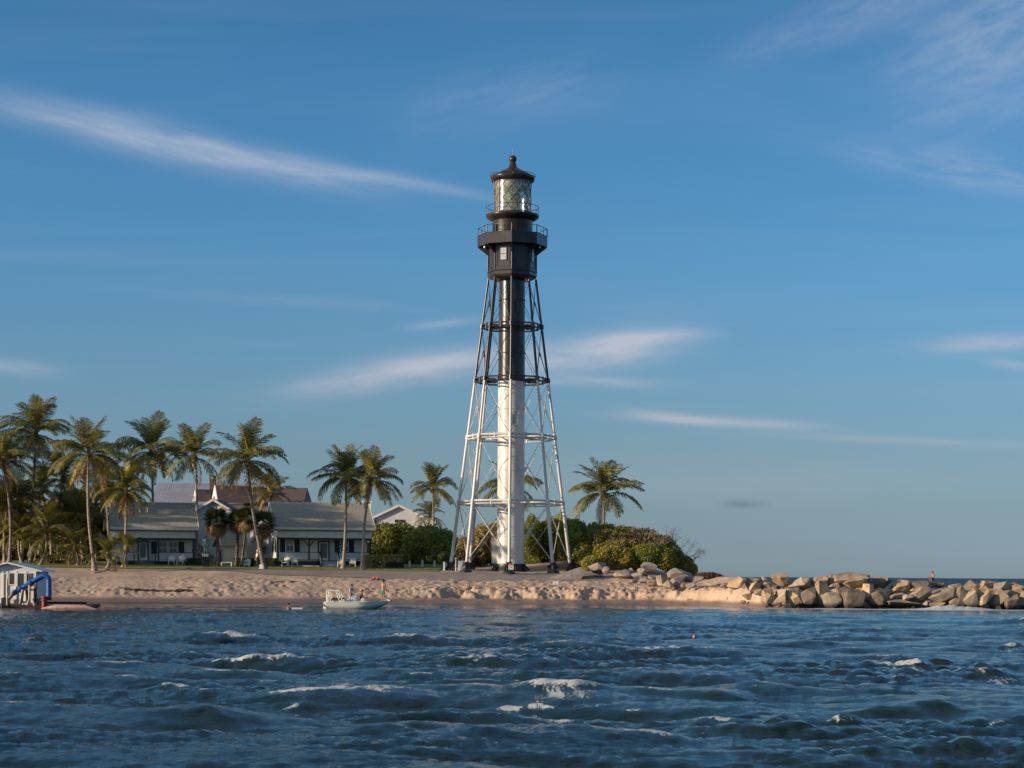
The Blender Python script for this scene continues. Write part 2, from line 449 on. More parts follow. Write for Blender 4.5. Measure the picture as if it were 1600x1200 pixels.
# ------------------------------------------------------------------ terrain
SH_X = [-900, -300, -60, -45, -30, -10, 0, 10, 16, 19, 21.2, 23, 30, 900]
SH_Y = [172, 172, 173, 174, 176.5, 181, 182.3, 182.3, 181, 176, 167, 164.6, 164, 164]
def shore(x): return np.interp(x, SH_X, SH_Y)
def ground(x, y, fine=True):
    x = np.asarray(x, float); y = np.asarray(y, float)
    wob = fbm(x * 0.22, x * 0 + 3.3, seed=5, octs=3) * 0.9
    s = y - shore(x) + wob
    # the little cliff the tide has cut, lumpy along its length
    cut = fbm(x * 0.8 + fbm(x * .5, y * .5, seed=12), y * 0.8, seed=11, octs=5)
    hi = sst(x, -18, -4)
    sc = s + cut * (0.4 + 0.6 * hi)
    zl = np.interp(s, [-60, -6, 0, 3, 5.0, 9, 17, 24, 60, 900], [-4, -.9, 0, .55, 1.15, 1.95, 2.85, 3.15, 4.3, 6])
    zr = np.interp(sc, [-60, -6, 0, 2.6, 3.7, 9, 17, 24, 60, 900], [-4, -.9, 0, .42, 1.22, 2.0, 2.85, 3.15, 4.3, 6])
    z = zl * (1 - hi) + zr * hi
    zp = np.interp(sc, [-60, -6, 0, 1.7, 2.5, 3.8, 16, 28, 60, 900], [-4, -.9, 0, .45, 1.32, 1.58, 1.75, 2.6, 2.6, 2.8])
    t = sst(x, 11, 17.5)
    z = z * (1 - t) + zp * t
    # jetty core
    zj = np.maximum(-4, 0.55 - ((y - 168.6) / 3.6) ** 2 * 1.3)
    t2 = sst(x, 22.5, 25.5)
    z = z * (1 - t2) + zj * t2
    # dune under the sea grapes
    z = z + 1.1 * np.exp(-((x - 9.5) / 8.0) ** 2 - ((y - 216) / 7.0) ** 2)
    # the coast turns away behind the dune
    edge = 24 + (y - 200) * 0.03 + fbm(y * 0.05, y * 0, seed=9) * 2
    off = sst(x, edge, edge + 9) * sst(y, 172, 176)
    z = z * (1 - off) - 4 * off
    if fine:
        foot = sst(s, 3.0, 4.6) * (1 - sst(s, 9.5, 13) * 0.85)
        lump = fbm(x * 2.4, y * 1.6, seed=21, octs=3)
        rid = 1 - np.abs(fbm(x * 1.5, y * 1.1, seed=31, octs=3)) * 2
        z = z + foot * (lump * 0.085 + rid * 0.055) * (0.35 + 0.9 * sst(fbm(x * .16, y * .3, seed=91, octs=3), -.35, .35)) * (1 - t2)
        z = z + sst(s, 2.6, 3.0) * (1 - sst(s, 4.6, 6)) * fbm(x * 3.2, y * 2.6, seed=41, octs=3) * 0.22 * (0.4 + 0.6 * hi) * (1 - t2)
        band = sst(z, .2, .6) * (1 - sst(z, 1.3, 1.75)) * sst(s, .5, 1.5) * (1 - sst(s, 7, 10))
        z = z + band * (0.25 + 0.75 * hi) * (fbm(x * 1.7, y * 2.0, seed=51, octs=5) * .18 + np.abs(fbm(x * 3.4, y * 3.4, seed=52, octs=3)) * .26 - .06) * (1 - t2)
    return z
def gz(x, y): return float(ground(np.array([x]), np.array([y]), False)[0])

gx = np.unique(np.concatenate([np.linspace(-900, -120, 14), np.linspace(-120, -60, 25), np.arange(-60, 27, 0.13), np.linspace(27, 60, 34), np.linspace(60, 900, 12)]))
gy = np.unique(np.concatenate([np.linspace(120, 160, 9), np.linspace(160, 166, 12), np.arange(166, 199, 0.14), np.arange(199, 232, 1.0), np.linspace(232, 900, 25)]))
GX, GY = np.meshgrid(gx, gy)
GZ = ground(GX, GY)
nx, ny = len(gx), len(gy)
ii = (np.arange(ny - 1)[:, None] * nx + np.arange(nx - 1)[None, :]).ravel()
f4 = np.stack([ii, ii + 1, ii + nx + 1, ii + nx], 1)
def sand_material():
    m_ = bpy.data.materials.new('beach_sand'); m_.use_nodes = True
    t = NT(m_.node_tree); b = t.n['Principled BSDF']
    ge = t.node('ShaderNodeNewGeometry'); sp = t.node('ShaderNodeSeparateXYZ'); t.l.new(ge.outputs['Position'], sp.inputs[0])
    P = ge.outputs['Position']
    n1 = t.noise(P, 0.35, 5); n2 = t.noise(P, 3.0, 6, 0.7)
    c = t.mix(t.sstep(n1, .3, .7), (0.44, 0.305, 0.22, 1), (0.57, 0.415, 0.30, 1))
    c = t.mix(t.m('MULTIPLY', t.sstep(n2, .45, .75), 0.6), c, (0.27, 0.17, 0.11, 1))
    wet = t.sstep(t.m('ADD', sp.outputs[2], t.m('MULTIPLY', n1, 0.3)), 0.75, 0.35)
    c = t.mix(wet, c, (0.20, 0.135, 0.10, 1))
    t.l.new(c, b.inputs['Base Color'])
    t.l.new(t.m('MULTIPLY_ADD', wet, -0.45, 0.85), b.inputs['Roughness'])
    bn = t.noise(P, 4.0, 8, 0.7)
    bp = t.node('ShaderNodeBump'); bp.inputs['Distance'].default_value = 0.12
    t.l.new(t.m('MULTIPLY_ADD', wet, -0.55, 0.6), bp.inputs['Strength'])
    t.l.new(bn, bp.inputs['Height']); t.l.new(bp.outputs[0], b.inputs['Normal'])
    return m_
beach = link('beach', np_mesh('beach', np.stack([GX.ravel(), GY.ravel(), GZ.ravel()], 1), f4, mats=[sand_material()], smooth=True))
tag(beach, kind='structure')

def drape(name, poly_x, y0f, y1f, dz, mat_, ny_=14):
    """a thin sheet lying on the ground between two lines y0(x), y1(x)"""
    xs = np.arange(poly_x[0], poly_x[1] + .01, 0.5); ts = np.linspace(0, 1, ny_)
    X = np.tile(xs, (ny_, 1)); Y0 = np.array([y0f(v) for v in xs]); Y1 = np.array([y1f(v) for v in xs])
    Y = Y0[None, :] * (1 - ts[:, None]) + Y1[None, :] * ts[:, None]
    Z = ground(X, Y, False) + dz
    n_ = len(xs); q = (np.arange(ny_ - 1)[:, None] * n_ + np.arange(n_ - 1)[None, :]).ravel()
    return tag(link(name, np_mesh(name, np.stack([X.ravel(), Y.ravel(), Z.ravel()], 1), np.stack([q, q + 1, q + n_ + 1, q + n_], 1), mats=[mat_], smooth=True)), kind='structure')
M['road'] = material('sandy_grey_road', (0.27, 0.22, 0.19), 0.9, 0.1, 0.25, 0.3, 5)
M['lawn'] = material('lawn_grass', (0.21, 0.22, 0.045), 0.9, 0.25, 1.2, 0.8, 9, bdist=0.08)
drape('road', (-33, 9), lambda x: 191.6 + 0.55 * math.sin(x * 0.21) + max(0, -x - 24) * 0.55, lambda x: 199.2 - max(0, -x - 26) * 0.3, 0.05, M['road'])
drape('lawn', (-60, -7.3), lambda x: 199.25 if x > -33 else 197.0, lambda x: 236.0, 0.07, M['lawn'], 40)

# ------------------------------------------------------------------ water
def ocean_tile(L, N, seed, lam_pk, hs, wdir, spread, lmin, lmax, pw_=3.7):
    rng = np.random.RandomState(seed)
    k1 = np.fft.fftfreq(N, L / N) * 2 * PI
    kx, ky = np.meshgrid(k1, k1); k = np.hypot(kx, ky); k[0, 0] = 1e-6
    kp = 2 * PI / lam_pk
    th = np.arctan2(ky, kx) - wdir
    D = np.abs(np.cos(th / 2)) ** (2 * spread) + 0.03
    S = k ** -pw_ * np.exp(-1.1 * (kp / k) ** 2) * D
    S[(k > 2 * PI / lmin) | (k < 2 * PI / lmax)] = 0; S[0, 0] = 0
    a = np.sqrt(S) * (rng.normal(size=(N, N)) + 1j * rng.normal(size=(N, N)))
    h = np.real(np.fft.ifft2(a)); sc = hs / 4 / h.std(); a = a * sc
    h = h * sc
    Dx = np.real(np.fft.ifft2(-1j * kx / k * a)); Dy = np.real(np.fft.ifft2(-1j * ky / k * a))
    jxx = np.real(np.fft.ifft2(kx * kx / k * a)); jyy = np.real(np.fft.ifft2(ky * ky / k * a)); jxy = np.real(np.fft.ifft2(kx * ky / k * a))
    return dict(L=L, N=N, h=h, Dx=Dx, Dy=Dy, jxx=jxx, jyy=jyy, jxy=jxy)
def samp(t, key, x, y):
    A = t[key]; N = t['N']; u = (x / t['L'] * N) % N; v = (y / t['L'] * N) % N
    i = np.floor(u).astype(int); j = np.floor(v).astype(int); fu = u - i; fv = v - j
    i %= N; j %= N; i1 = (i + 1) % N; j1 = (j + 1) % N
    return (A[j, i] * (1 - fu) + A[j, i1] * fu) * (1 - fv) + (A[j1, i] * (1 - fu) + A[j1, i1] * fu) * fv
t1 = ocean_tile(137.0, 1024, 4, 9.0, 0.42, R(-98), 12, 0.6, 40, 4.3)
t2 = ocean_tile(31.0, 512, 8, 1.0, 0.105, R(-86), 4.0, 0.13, 2.2, 3.5)
yr = [9.0]
while yr[-1] < 330: yr.append(yr[-1] * 1.0034 + 0.012)
while yr[-1] < 40000: yr.append(yr[-1] * 1.06)
yr = np.array(yr)
ur = np.unique(np.concatenate([np.linspace(-1.2, -.42, 40), np.linspace(-.42, -.285, 60), np.arange(-.285, .285, 0.00095), np.linspace(.285, .42, 60), np.linspace(.42, 1.2, 40)]))
WU, WY = np.meshgrid(ur, yr)
WX = WU * WY
near = 1 - sst(WY, 230, 330)
shy = shore(WX)
damp = 0.22 + 0.78 * sst(shy - WY, 2, 60)
behind = sst(WY - shy, 4, 20) * (WX > 22)
amp = np.maximum(damp * (WY < shy + 2), behind * 1.0) * (1 - sst(WY, 500, 2500))
lod2 = 1 - sst(WY, 60, 150) * 0.6
calm = 0.75 + 0.5 * fbm(WX * 0.03, WY * 0.02, seed=77, octs=2)
a1 = amp * calm; patch = sst(fbm(WX * 0.10, WY * 0.16, seed=78, octs=4), -0.22, 0.30)
a2 = amp * lod2 * (0.42 + 1.15 * patch)
WZ = samp(t1, 'h', WX, WY) * a1 + samp(t2, 'h', WX, WY) * a2
ch1, ch2 = 1.5, 1.0
DX = samp(t1, 'Dx', WX, WY) * a1 * ch1 + samp(t2, 'Dx', WX, WY) * a2 * ch2
DY = samp(t1, 'Dy', WX, WY) * a1 * ch1 + samp(t2, 'Dy', WX, WY) * a2 * ch2
jx = 1 - ch1 * a1 * samp(t1, 'jxx', WX, WY); jy = 1 - ch1 * a1 * samp(t1, 'jyy', WX, WY); jq = ch1 * a1 * samp(t1, 'jxy', WX, WY)
J = jx * jy - jq * jq
nr = (WY > 20) & (WY < 140) & (np.abs(WU) < .3)
foam = sst(J, np.quantile(J[nr], .028), np.quantile(J[nr], .003)) * 0.82
# the breaking crests one sees in the picture: px, py, half width px, height m, foam
BREAK = [(735, 1079, 150, .26, .6), (885, 1092, 60, .22, .65), (520, 1079, 50, .16, 1.0), (480, 1102, 60, .12, .8), (1400, 1046, 70, .26, 1.1),
         (1545, 1056, 55, .2, 1.1), (1560, 1016, 60, .26, 1.2), (400, 1001, 26, .3, .9), (335, 1004, 40, .16, .5), (60, 1009, 30, .26, 1.0), (5, 1002, 14, .3, 1.0),
         (277, 1083, 24, .16, .8), (1170, 1086, 60, .26, .6), (1340, 1090, 110, .2, .6), (1480, 1060, 90, .1, 1.0), (860, 1105, 120, .08, .8), (1090, 1155, 80, .1, .5), (590, 1150, 100, .16, .3), (300, 1130, 110, .16, .2), (1250, 1010, 60, .14, .2), (180, 1040, 70, .16, .2), (500, 1035, 70, .16, .1), (1000, 1050, 90, .16, .1), (1190, 1130, 90, .2, .6), (1430, 1115, 130, .20, .3),
         (1130, 1096, 60, .18, .5), (790, 1112, 80, .06, .5), (1303, 1034, 16, .14, 1.2), (700, 1120, 150, .26, .0), (1310, 1066, 60, .05, .9),
         (625, 1012, 14, .12, .8), (925, 1014, 40, .24, .1), (1590, 975, 40, .2, 1.2), (1200, 1145, 90, .2, .1), (820, 1155, 120, .2, .2), (1100, 1020, 50, .22, .0), (250, 1075, 120, .22, .0)]
for (bx, by, hw, hh, ff) in BREAK:
    yy = (by - HOR) - ROLL * (bx - 800); Yb = EYE / (yy * K); Xb = (bx - 800) * K * Yb; wx = hw * K * Yb
    dx_ = WX - Xb; wig = fbm(WX * 0.9 / max(1, wx * .4) + bx, WX * 0, seed=3, octs=2) * 0.8
    dy_ = WY - Yb + wig - 0.10 * dx_
    env = np.exp(-(np.abs(dx_ / wx)) ** 2.4)
    sig = 0.45 + 0.7 * hh
    prof = np.where(dy_ < 0, np.exp(-(np.abs(dy_) / (sig * 0.9)) ** 1.4), np.exp(-(np.abs(dy_) / (sig * 2.4)) ** 1.3))
    WZ = WZ + hh * env * prof * (0.8 + 0.45 * fbm(WX * 1.1, WY * .6, seed=15, octs=2))
    DY = DY - 0.5 * hh * env * np.exp(-(dy_ / sig) ** 2)
    fr = 0.95 * np.exp(-((dy_ + 0.02) / 0.26) ** 2) + 0.5 * np.exp(-((dy_ - 1.8) / 1.6) ** 2) + 0.5 * np.exp(-((dy_ + 1.5) / 1.0) ** 2)
    pat = sst(fbm(WX * 1.6, WY * 0.45, seed=55, octs=4), -0.25, 0.35)
    foam = foam + 1.05 * ff * env * fr * (0.2 + 0.8 * pat)
# surf along the beach and the rocks
sd = shy - WY
bea = np.exp(-((sd - 0.6 - 0.7 * fbm(WX * .25, WY * .2, seed=61)) / 0.55) ** 2) * sst(fbm(WX * .5, WX * 0, seed=62, octs=3), -0.25, 0.4) * (0.25 + 0.75 * sst(WX, 8, 18))
jet = sst(WX, 15, 22) * (np.exp(-((sd - 2.2 - 1.8 * fbm(WX * .30, WY * .2, seed=63)) / 2.3) ** 2) * sst(fbm(WX * .7, WY * .8, seed=64, octs=4), -0.8, 0.1) * 1.7)
Xs, _z = at(1500, 950, 161.0)
spl = np.exp(-((WX - Xs) / 3.6) ** 2 - ((WY - 161.3) / 1.9) ** 2)
WZ = WZ + 0.5 * np.exp(-((WX - Xs) / 2.2) ** 2 - ((WY - 162.3) / 1.0) ** 2) * (0.7 + 0.6 * fbm(WX * 2, WY * 2, seed=66))
foam = foam + bea * 1.5 + jet * 1.2 + spl * 1.5 * (0.6 + 0.5 * fbm(WX * 1.5, WY * 1.5, seed=65))
foam = np.clip(foam, 0, 1.05)
VX, VY = WX + DX, WY + DY
nyw, nxw = WX.shape
ii = (np.arange(nyw - 1)[:, None] * nxw + np.arange(nxw - 1)[None, :]).ravel()
wme = np_mesh('water', np.stack([VX.ravel(), VY.ravel(), WZ.ravel()], 1), np.stack([ii, ii + 1, ii + nxw + 1, ii + nxw], 1), smooth=True)
att = wme.attributes.new('foam', 'FLOAT', 'POINT'); att.data.foreach_set('value', foam.ravel().astype(np.float32))
def water_material():
    m_ = bpy.data.materials.new('sea_water'); m_.use_nodes = True
    t = NT(m_.node_tree); b = t.n['Principled BSDF']
    ge = t.node('ShaderNodeNewGeometry'); P = ge.outputs['Position']
    a = t.node('ShaderNodeAttribute'); a.attribute_name = 'foam'
    pat = t.noise(P, 0.035, 3)
    c = t.mix(t.sstep(pat, .4, .65), (0.003, 0.013, 0.015, 1), (0.005, 0.024, 0.025, 1))
    sp = t.node('ShaderNodeSeparateXYZ'); t.l.new(P, sp.inputs[0])
    teal = t.m('MULTIPLY', t.sstep(sp.outputs[0], -5.0, 30.0), t.m('MULTIPLY', t.sstep(sp.outputs[1], 80.0, 135.0), t.sstep(sp.outputs[1], 175.0, 160.0)))
    c = t.mix(teal, c, (0.018, 0.10, 0.13, 1))
    mp = t.node('ShaderNodeMapping'); t.l.new(P, mp.inputs[0]); mp.inputs['Scale'].default_value = (1, .8, 1)
    n1 = t.noise(mp.outputs[0], 5.0, 6, 0.68, 0.4)
    n2 = t.noise(mp.outputs[0], 1.0, 3, 0.6)
    hh = t.m('ADD', n1, t.m('MULTIPLY', n2, 0.8))
    bp = t.node('ShaderNodeBump'); bp.inputs['Strength'].default_value = 0.55; bp.inputs['Distance'].default_value = 0.10
    t.l.new(hh, bp.inputs['Height']); t.l.new(bp.outputs[0], b.inputs['Normal'])
    mf = t.node('ShaderNodeMapping'); t.l.new(P, mf.inputs[0]); mf.inputs['Scale'].default_value = (1, .28, 1)
    fn = t.noise(mf.outputs[0], 2.4, 5, 0.7, 0.8)
    fn2 = t.noise(mf.outputs[0], 7.0, 5, 0.75, 0.4)
    fn = t.m('MULTIPLY_ADD', t.m('ABSOLUTE', t.m('SUBTRACT', fn, 0.5)), -3.0, 0.95)
    thr = t.m('SUBTRACT', t.m('MULTIPLY_ADD', a.outputs['Fac'], 0.62, t.m('MULTIPLY', t.m('ADD', fn, fn2), 0.62)), 1.20)
    fm = t.m('MULTIPLY', t.sstep(thr, -0.03, 0.15), t.sstep(a.outputs['Fac'], 0.03, 0.2))
    t.l.new(c, b.inputs['Base Color'])
    far = t.sstep(sp.outputs[1], 120.0, 600.0)
    t.l.new(t.m('MULTIPLY_ADD', far, 0.33, 0.05), b.inputs['Roughness'])
    t.l.new(t.m('MULTIPLY_ADD', far, 0.6, t.m('MULTIPLY_ADD', t.sstep(t.noise(P, 0.13, 4), .42, .62), 0.32, 0.34)), bp.inputs['Strength'])
    t.l.new(t.m('MULTIPLY_ADD', far, 1.3, 0.12), bp.inputs['Distance'])
    b.inputs['IOR'].default_value = 1.33
    fb = t.node('ShaderNodeBsdfDiffuse'); fb.inputs[0].default_value = (0.52, 0.54, 0.54, 1)
    t.l.new(bp.outputs[0], fb.inputs['Normal'])
    mx = t.node('ShaderNodeMixShader'); t.l.new(fm, mx.inputs[0]); t.l.new(b.outputs[0], mx.inputs[1]); t.l.new(fb.outputs[0], mx.inputs[2])
    t.l.new(mx.outputs[0], t.n['Material Output'].inputs[0])
    return m_
wme.materials.append(water_material())
tag(link('water', wme), kind='structure')
#---STRUCTURES---

# ------------------------------------------------------------------ lighthouse
LY = 204.0
LS = K * LY
LX = -0.17
def lz(py): return EYE - (py - HOR - 0.3) * LS
lh = thing('lighthouse', 'tall iron skeleton lighthouse, black above and white below, with glass lantern room', 'lighthouse', (LX, LY, gz(LX, LY)))
Z0 = gz(LX, LY)
def lp(r_px, ang, z):            # point on the tower: radius in pixels, bearing from the viewer's side, height
    a = R(ang)
    return (r_px * LS * math.sin(a), -r_px * LS * math.cos(a), z - Z0)
def LR(py): return 37 + (py - 436) * (93 - 37) / (881 - 436.0)
zf = lz(882)
TW = -1.0
levels = [881, 786, 684, 595, 511, 437]
zs = [lz(p) for p in levels]; rs = [LR(p) for p in levels]
ANG = [TW + 45 * k for k in range(8)]
lm = [M['tower_white'], M['tower_black']]
for k, a in enumerate(ANG):
    lo = MB(); up = MB()
    # white lower leg in three slightly thinner lengths with flanged joints, black upper leg
    lo.tube([lp(rs[0], a, zs[0]), lp(rs[1], a, zs[1])], 0.172, 12)
    lo.tube([lp(rs[1], a, zs[1]), lp(rs[2], a, zs[2])], 0.15, 12)
    lo.tube([lp(rs[2], a, zs[2]), lp(rs[3], a, zs[3])], 0.135, 12)
    for i in (1, 2):
        c = Vector(lp(rs[i], a, zs[i])); d = (Vector(lp(rs[i - 1], a, zs[i - 1])) - c).normalized()
        lo.tube([c - d * .22, c + d * .22], 0.225, 12)
    leg = lo.build('leg', M['tower_white'], lh)
    up.tube([lp(rs[3], a, zs[3]), lp(rs[4], a, zs[4])], 0.13, 10)
    up.tube([lp(rs[4], a, zs[4]), lp(rs[5], a, zs[5])], 0.115, 10)
    for i in (3, 4):
        c = Vector(lp(rs[i], a, zs[i])); d = (Vector(lp(rs[i - 1], a, zs[i - 1])) - c).normalized()
        up.tube([c - d * .22, c + d * .22], 0.23, 10)
    up.build('upper_leg', M['tower_black'], leg)
    ft = MB()
    fx, fy, _ = lp(rs[0] + 1.5, a, 0)
    b0 = gz(LX + fx, LY + fy) - Z0 - 0.3
    h0 = zs[0] - Z0
    ft.lathe([(0.62, b0), (0.62, b0 + .45), (0.34, b0 + .62), (0.29, h0), (0.33, h0 + .02), (0.33, h0 + .14), (0.24, h0 + .14)], 12, (fx, fy, 0))
    for q in range(4):
        aa = R(a + 45 + 90 * q)
        ft.bar((fx + .60 * math.cos(aa), fy + .60 * math.sin(aa), b0 + .42), (fx + .26 * math.cos(aa), fy + .26 * math.sin(aa), h0 - .05), .07, .1)
    ft.build('foot', M['black'], lh)
COLR = 1.40
for i in range(1, 5):           # ring beams between the legs and radial beams to the stair cylinder
    mt_ = M['tower_white'] if i < 3 else M['tower_black']
    for k, a in enumerate(ANG):
        b = ANG[(k + 1) % 8]
        g = MB()
        for dz_, r_ in (((.17, .085), (-.17, .085)) if i >= 3 else ((.10, .12), (-.2, .07))):
            g.tube([lp(rs[i], a, zs[i] + dz_), lp(rs[i], b, zs[i] + dz_)], r_, 8)
        m0 = (Vector(lp(rs[i], a, zs[i])) + Vector(lp(rs[i], b, zs[i]))) / 2
        g.tube([m0 - Vector((0, 0, .3)), m0 + Vector((0, 0, .3))], 0.10, 8)
        g.build('ring_beam', mt_, lh)
        g = MB()
        g.tube([lp(rs[i], a, zs[i]), lp(COLR / LS * .98, a, zs[i])], 0.075, 8)
        p1, p2 = Vector(lp(rs[i], a, zs[i])), Vector(lp(COLR / LS, a, zs[i]))
        mm = p1.lerp(p2, .5); d = (p2 - p1).normalized() * .16
        g.tube([mm - d, mm + d], 0.13, 8)
        g.build('radial_beam', mt_, lh)
rodm = material('tie_rod_paint', (0.60, 0.56, 0.50), 0.5, 0.2, 2)
for i in range(5):
    mt_ = rodm if i < 3 else M['tower_black']
    rr_ = 0.034 if i == 0 else (0.028 if i < 3 else 0.025)
    for k, a in enumerate(ANG):
        b = ANG[(k + 1) % 8]
        for (p_, q_) in ((a, b), (b, a)):
            g = MB()
            A_ = Vector(lp(rs[i] - .8, p_, zs[i] + .25)); B_ = Vector(lp(rs[i + 1] - .8, q_, zs[i + 1] - .3))
            g.tube([A_, B_], rr_, 6)
            mm = A_.lerp(B_, .5 if p_ == a else .47); d = (B_ - A_).normalized() * .2
            g.tube([mm - d, mm + d], rr_ * 2.0, 6)
            g.build('tie_rod', mt_, lh)
        # inner rods down to the cylinder
        if i in (0, 1, 2) and k % 2 == 0:
            g = MB(); g.tube([lp(rs[i + 1], a, zs[i + 1] - .2), lp(COLR / LS, a, zs[i] + .4)], rr_ * .7, 6)
            g.build('inner_rod', mt_, lh)
# stair cylinder
zb = Z0
col_ = MB(); zsplit = lz(597)
col_.lathe([(1.50, lz(881) - Z0), (1.44, lz(878) - Z0), (1.42, lz(860) - Z0), (1.40, lz(700) - Z0), (1.39, zsplit - Z0)], 48)
for zz in (lz(838), lz(786), lz(735), lz(684), lz(640)):
    col_.lathe([(1.415, zz - Z0 - .07), (1.445, zz - Z0 - .05), (1.445, zz - Z0 + .05), (1.415, zz - Z0 + .07)], 48, cap=False)
scyl = col_.build('stair_cylinder', M['tower_white'], lh)
col_ = MB()
col_.lathe([(1.385, zsplit - Z0 + .002), (1.36, lz(511) - Z0), (1.33, lz(430) - Z0)], 48)
for zz in (lz(596), lz(553), lz(511), lz(470)):
    col_.lathe([(1.37, zz - Z0 - .06), (1.41, zz - Z0 - .04), (1.41, zz - Z0 + .04), (1.37, zz - Z0 + .06)], 48, cap=False)
bcyl = col_.build('upper_stair_cylinder', M['tower_black'], lh)
col_ = MB(); col_.lathe([(1.72, -.5), (1.72, .2), (1.60, .28), (1.56, lz(881.2) - Z0)], 48)
for q in range(10):
    aa = 2 * PI * q / 10; col_.bar((1.95 * math.cos(aa), 1.95 * math.sin(aa), .1), (1.5 * math.cos(aa), 1.5 * math.sin(aa), lz(884) - Z0), .12, .2)
col_.build('cylinder_base', M['black'], lh)
# stair windows: leaning out of the wall in a small hooded frame
def tower_window(parent, ang, z0, z1, w_, r_, fm, gm, hood=True):
    f = MB(); a = R(ang)
    n_ = Vector((math.sin(a), -math.cos(a), 0)); t_ = Vector((math.cos(a), math.sin(a), 0))
    def P(u, d, z): return n_ * (r_ + d) + t_ * u + Vector((0, 0, z - Z0))
    def slab(mb, u0, u1, d0, d1, za, zb_):
        vs = [P(u, d, z) for z in (za, zb_) for d in (d0, d1) for u in (u0, u1)]
        mb.add(vs, [(0, 2, 3, 1), (4, 5, 7, 6), (0, 1, 5, 4), (2, 6, 7, 3), (0, 4, 6, 2), (1, 3, 7, 5)])
    h = w_ / 2
    slab(f, -h - .09, -h, -.25, .09, z0 - .09, z1 + .09); slab(f, h, h + .09, -.25, .09, z0 - .09, z1 + .09)
    slab(f, -h, h, -.25, .09, z0 - .09, z0); slab(f, -h, h, -.25, .09, z1, z1 + .09)
    slab(f, -.02, .02, -.02, .05, z0, z1); zm = z0 + (z1 - z0) * .55
    slab(f, -h, h, -.02, .055, zm - .025, zm + .025)
    if hood:
        pts = [P(math.cos(q) * -(h + .15), .10, z1 + .12 + math.sin(q) * .30) for q in [PI * i / 10 for i in range(11)]]
        f.tube(pts, .05, 6)
    win = f.build('window', fm, parent)
    g = MB(); slab(g, -h, h, -.06, -.03, z0, z1); g.build('pane', gm, win)
tower_window(lh, 15, lz(664.5), lz(650), .52, 1.395, M['tower_white'], M['glass'])
tower_window(lh, 17, lz(490.5), lz(474.5), .56, 1.36, M['tower_black'], M['glass_blind'], False)
# doorway vestibule on the left of the cylinder
v = MB(); v.bevbox(-1.95, -1.2, -.1, 1.0, lz(881) - Z0 + .01, lz(843) - Z0, .03); v.box(-2.02, -1.15, -.16, 1.06, lz(843) - Z0 - .12, lz(843) - Z0 + .05)
v.build('vestibule', M['tower_white'], lh)
# watch room: an octagon whose corners stand over the legs
ro = math.radians(TW)
def octa(mb, prof, cap=True): mb.lathe([(r_ * LS, z - Z0) for r_, z in prof], 8, rot=ro, smooth=False, cap=cap)
wr = MB(); octa(wr, [(30, lz(439)), (36.5, lz(436)), (38.6, lz(432.5)), (38.6, lz(428)), (37.6, lz(427)), (37.6, lz(386)), (38, lz(384))])
watch = wr.build('watch_room', M['tower_black'], lh)
tr = MB()
for k, a in enumerate(ANG):
    tr.tube([lp(37.8, a, lz(427)), lp(37.8, a, lz(386))], .075, 6)
octa(tr, [(38.3, lz(427.2)), (39.4, lz(426.6)), (39.4, lz(425.6)), (38.2, lz(425))], False)
tr.build('corner_mouldings', M['tower_black'], lh)
for k, a in enumerate(ANG):     # raised panels and the windows in every second face
    fa = R(a + 22.5); n_ = Vector((math.sin(fa), -math.cos(fa), 0)); t_ = Vector((math.cos(fa), math.sin(fa), 0)); ap = 37.6 * math.cos(R(22.5)) * LS
    def slab(mb, u0, u1, d0, d1, za, zb_):
        vs = [n_ * (ap + d) + t_ * u + Vector((0, 0, z - Z0)) for z in (za, zb_) for d in (d0, d1) for u in (u0, u1)]
        mb.add(vs, [(0, 2, 3, 1), (4, 5, 7, 6), (0, 1, 5, 4), (2, 6, 7, 3), (0, 4, 6, 2), (1, 3, 7, 5)])
    f = MB(); za, zb_ = lz(421), lz(388.5); W_ = .74
    slab(f, -W_, -W_ + .06, 0, .05, za, zb_); slab(f, W_ - .06, W_, 0, .05, za, zb_); slab(f, -W_, W_, 0, .05, za - .03, za + .03); slab(f, -W_, W_, 0, .05, zb_ - .03, zb_ + .03)
    f.build('wall_panel', M['tower_black'], lh)
    if k % 2 == 1:
        f = MB(); z0_, z1_ = lz(411), lz(392.5); h = .36
        slab(f, -h - .07, -h, 0, .08, z0_ - .07, z1_ + .07); slab(f, h, h + .07, 0, .08, z0_ - .07, z1_ + .07); slab(f, -h, h, 0, .08, z0_ - .07, z0_); slab(f, -h, h, 0, .08, z1_, z1_ + .07)
        slab(f, -h, h, 0, .06, (z0_ + z1_) / 2 - .025, (z0_ + z1_) / 2 + .025)
        wn = f.build('window', M['tower_black'], lh)
        f = MB(); slab(f, -h, h, 0.005, .03, z0_, z1_); f.build('pane', M['glass_blind'], wn)
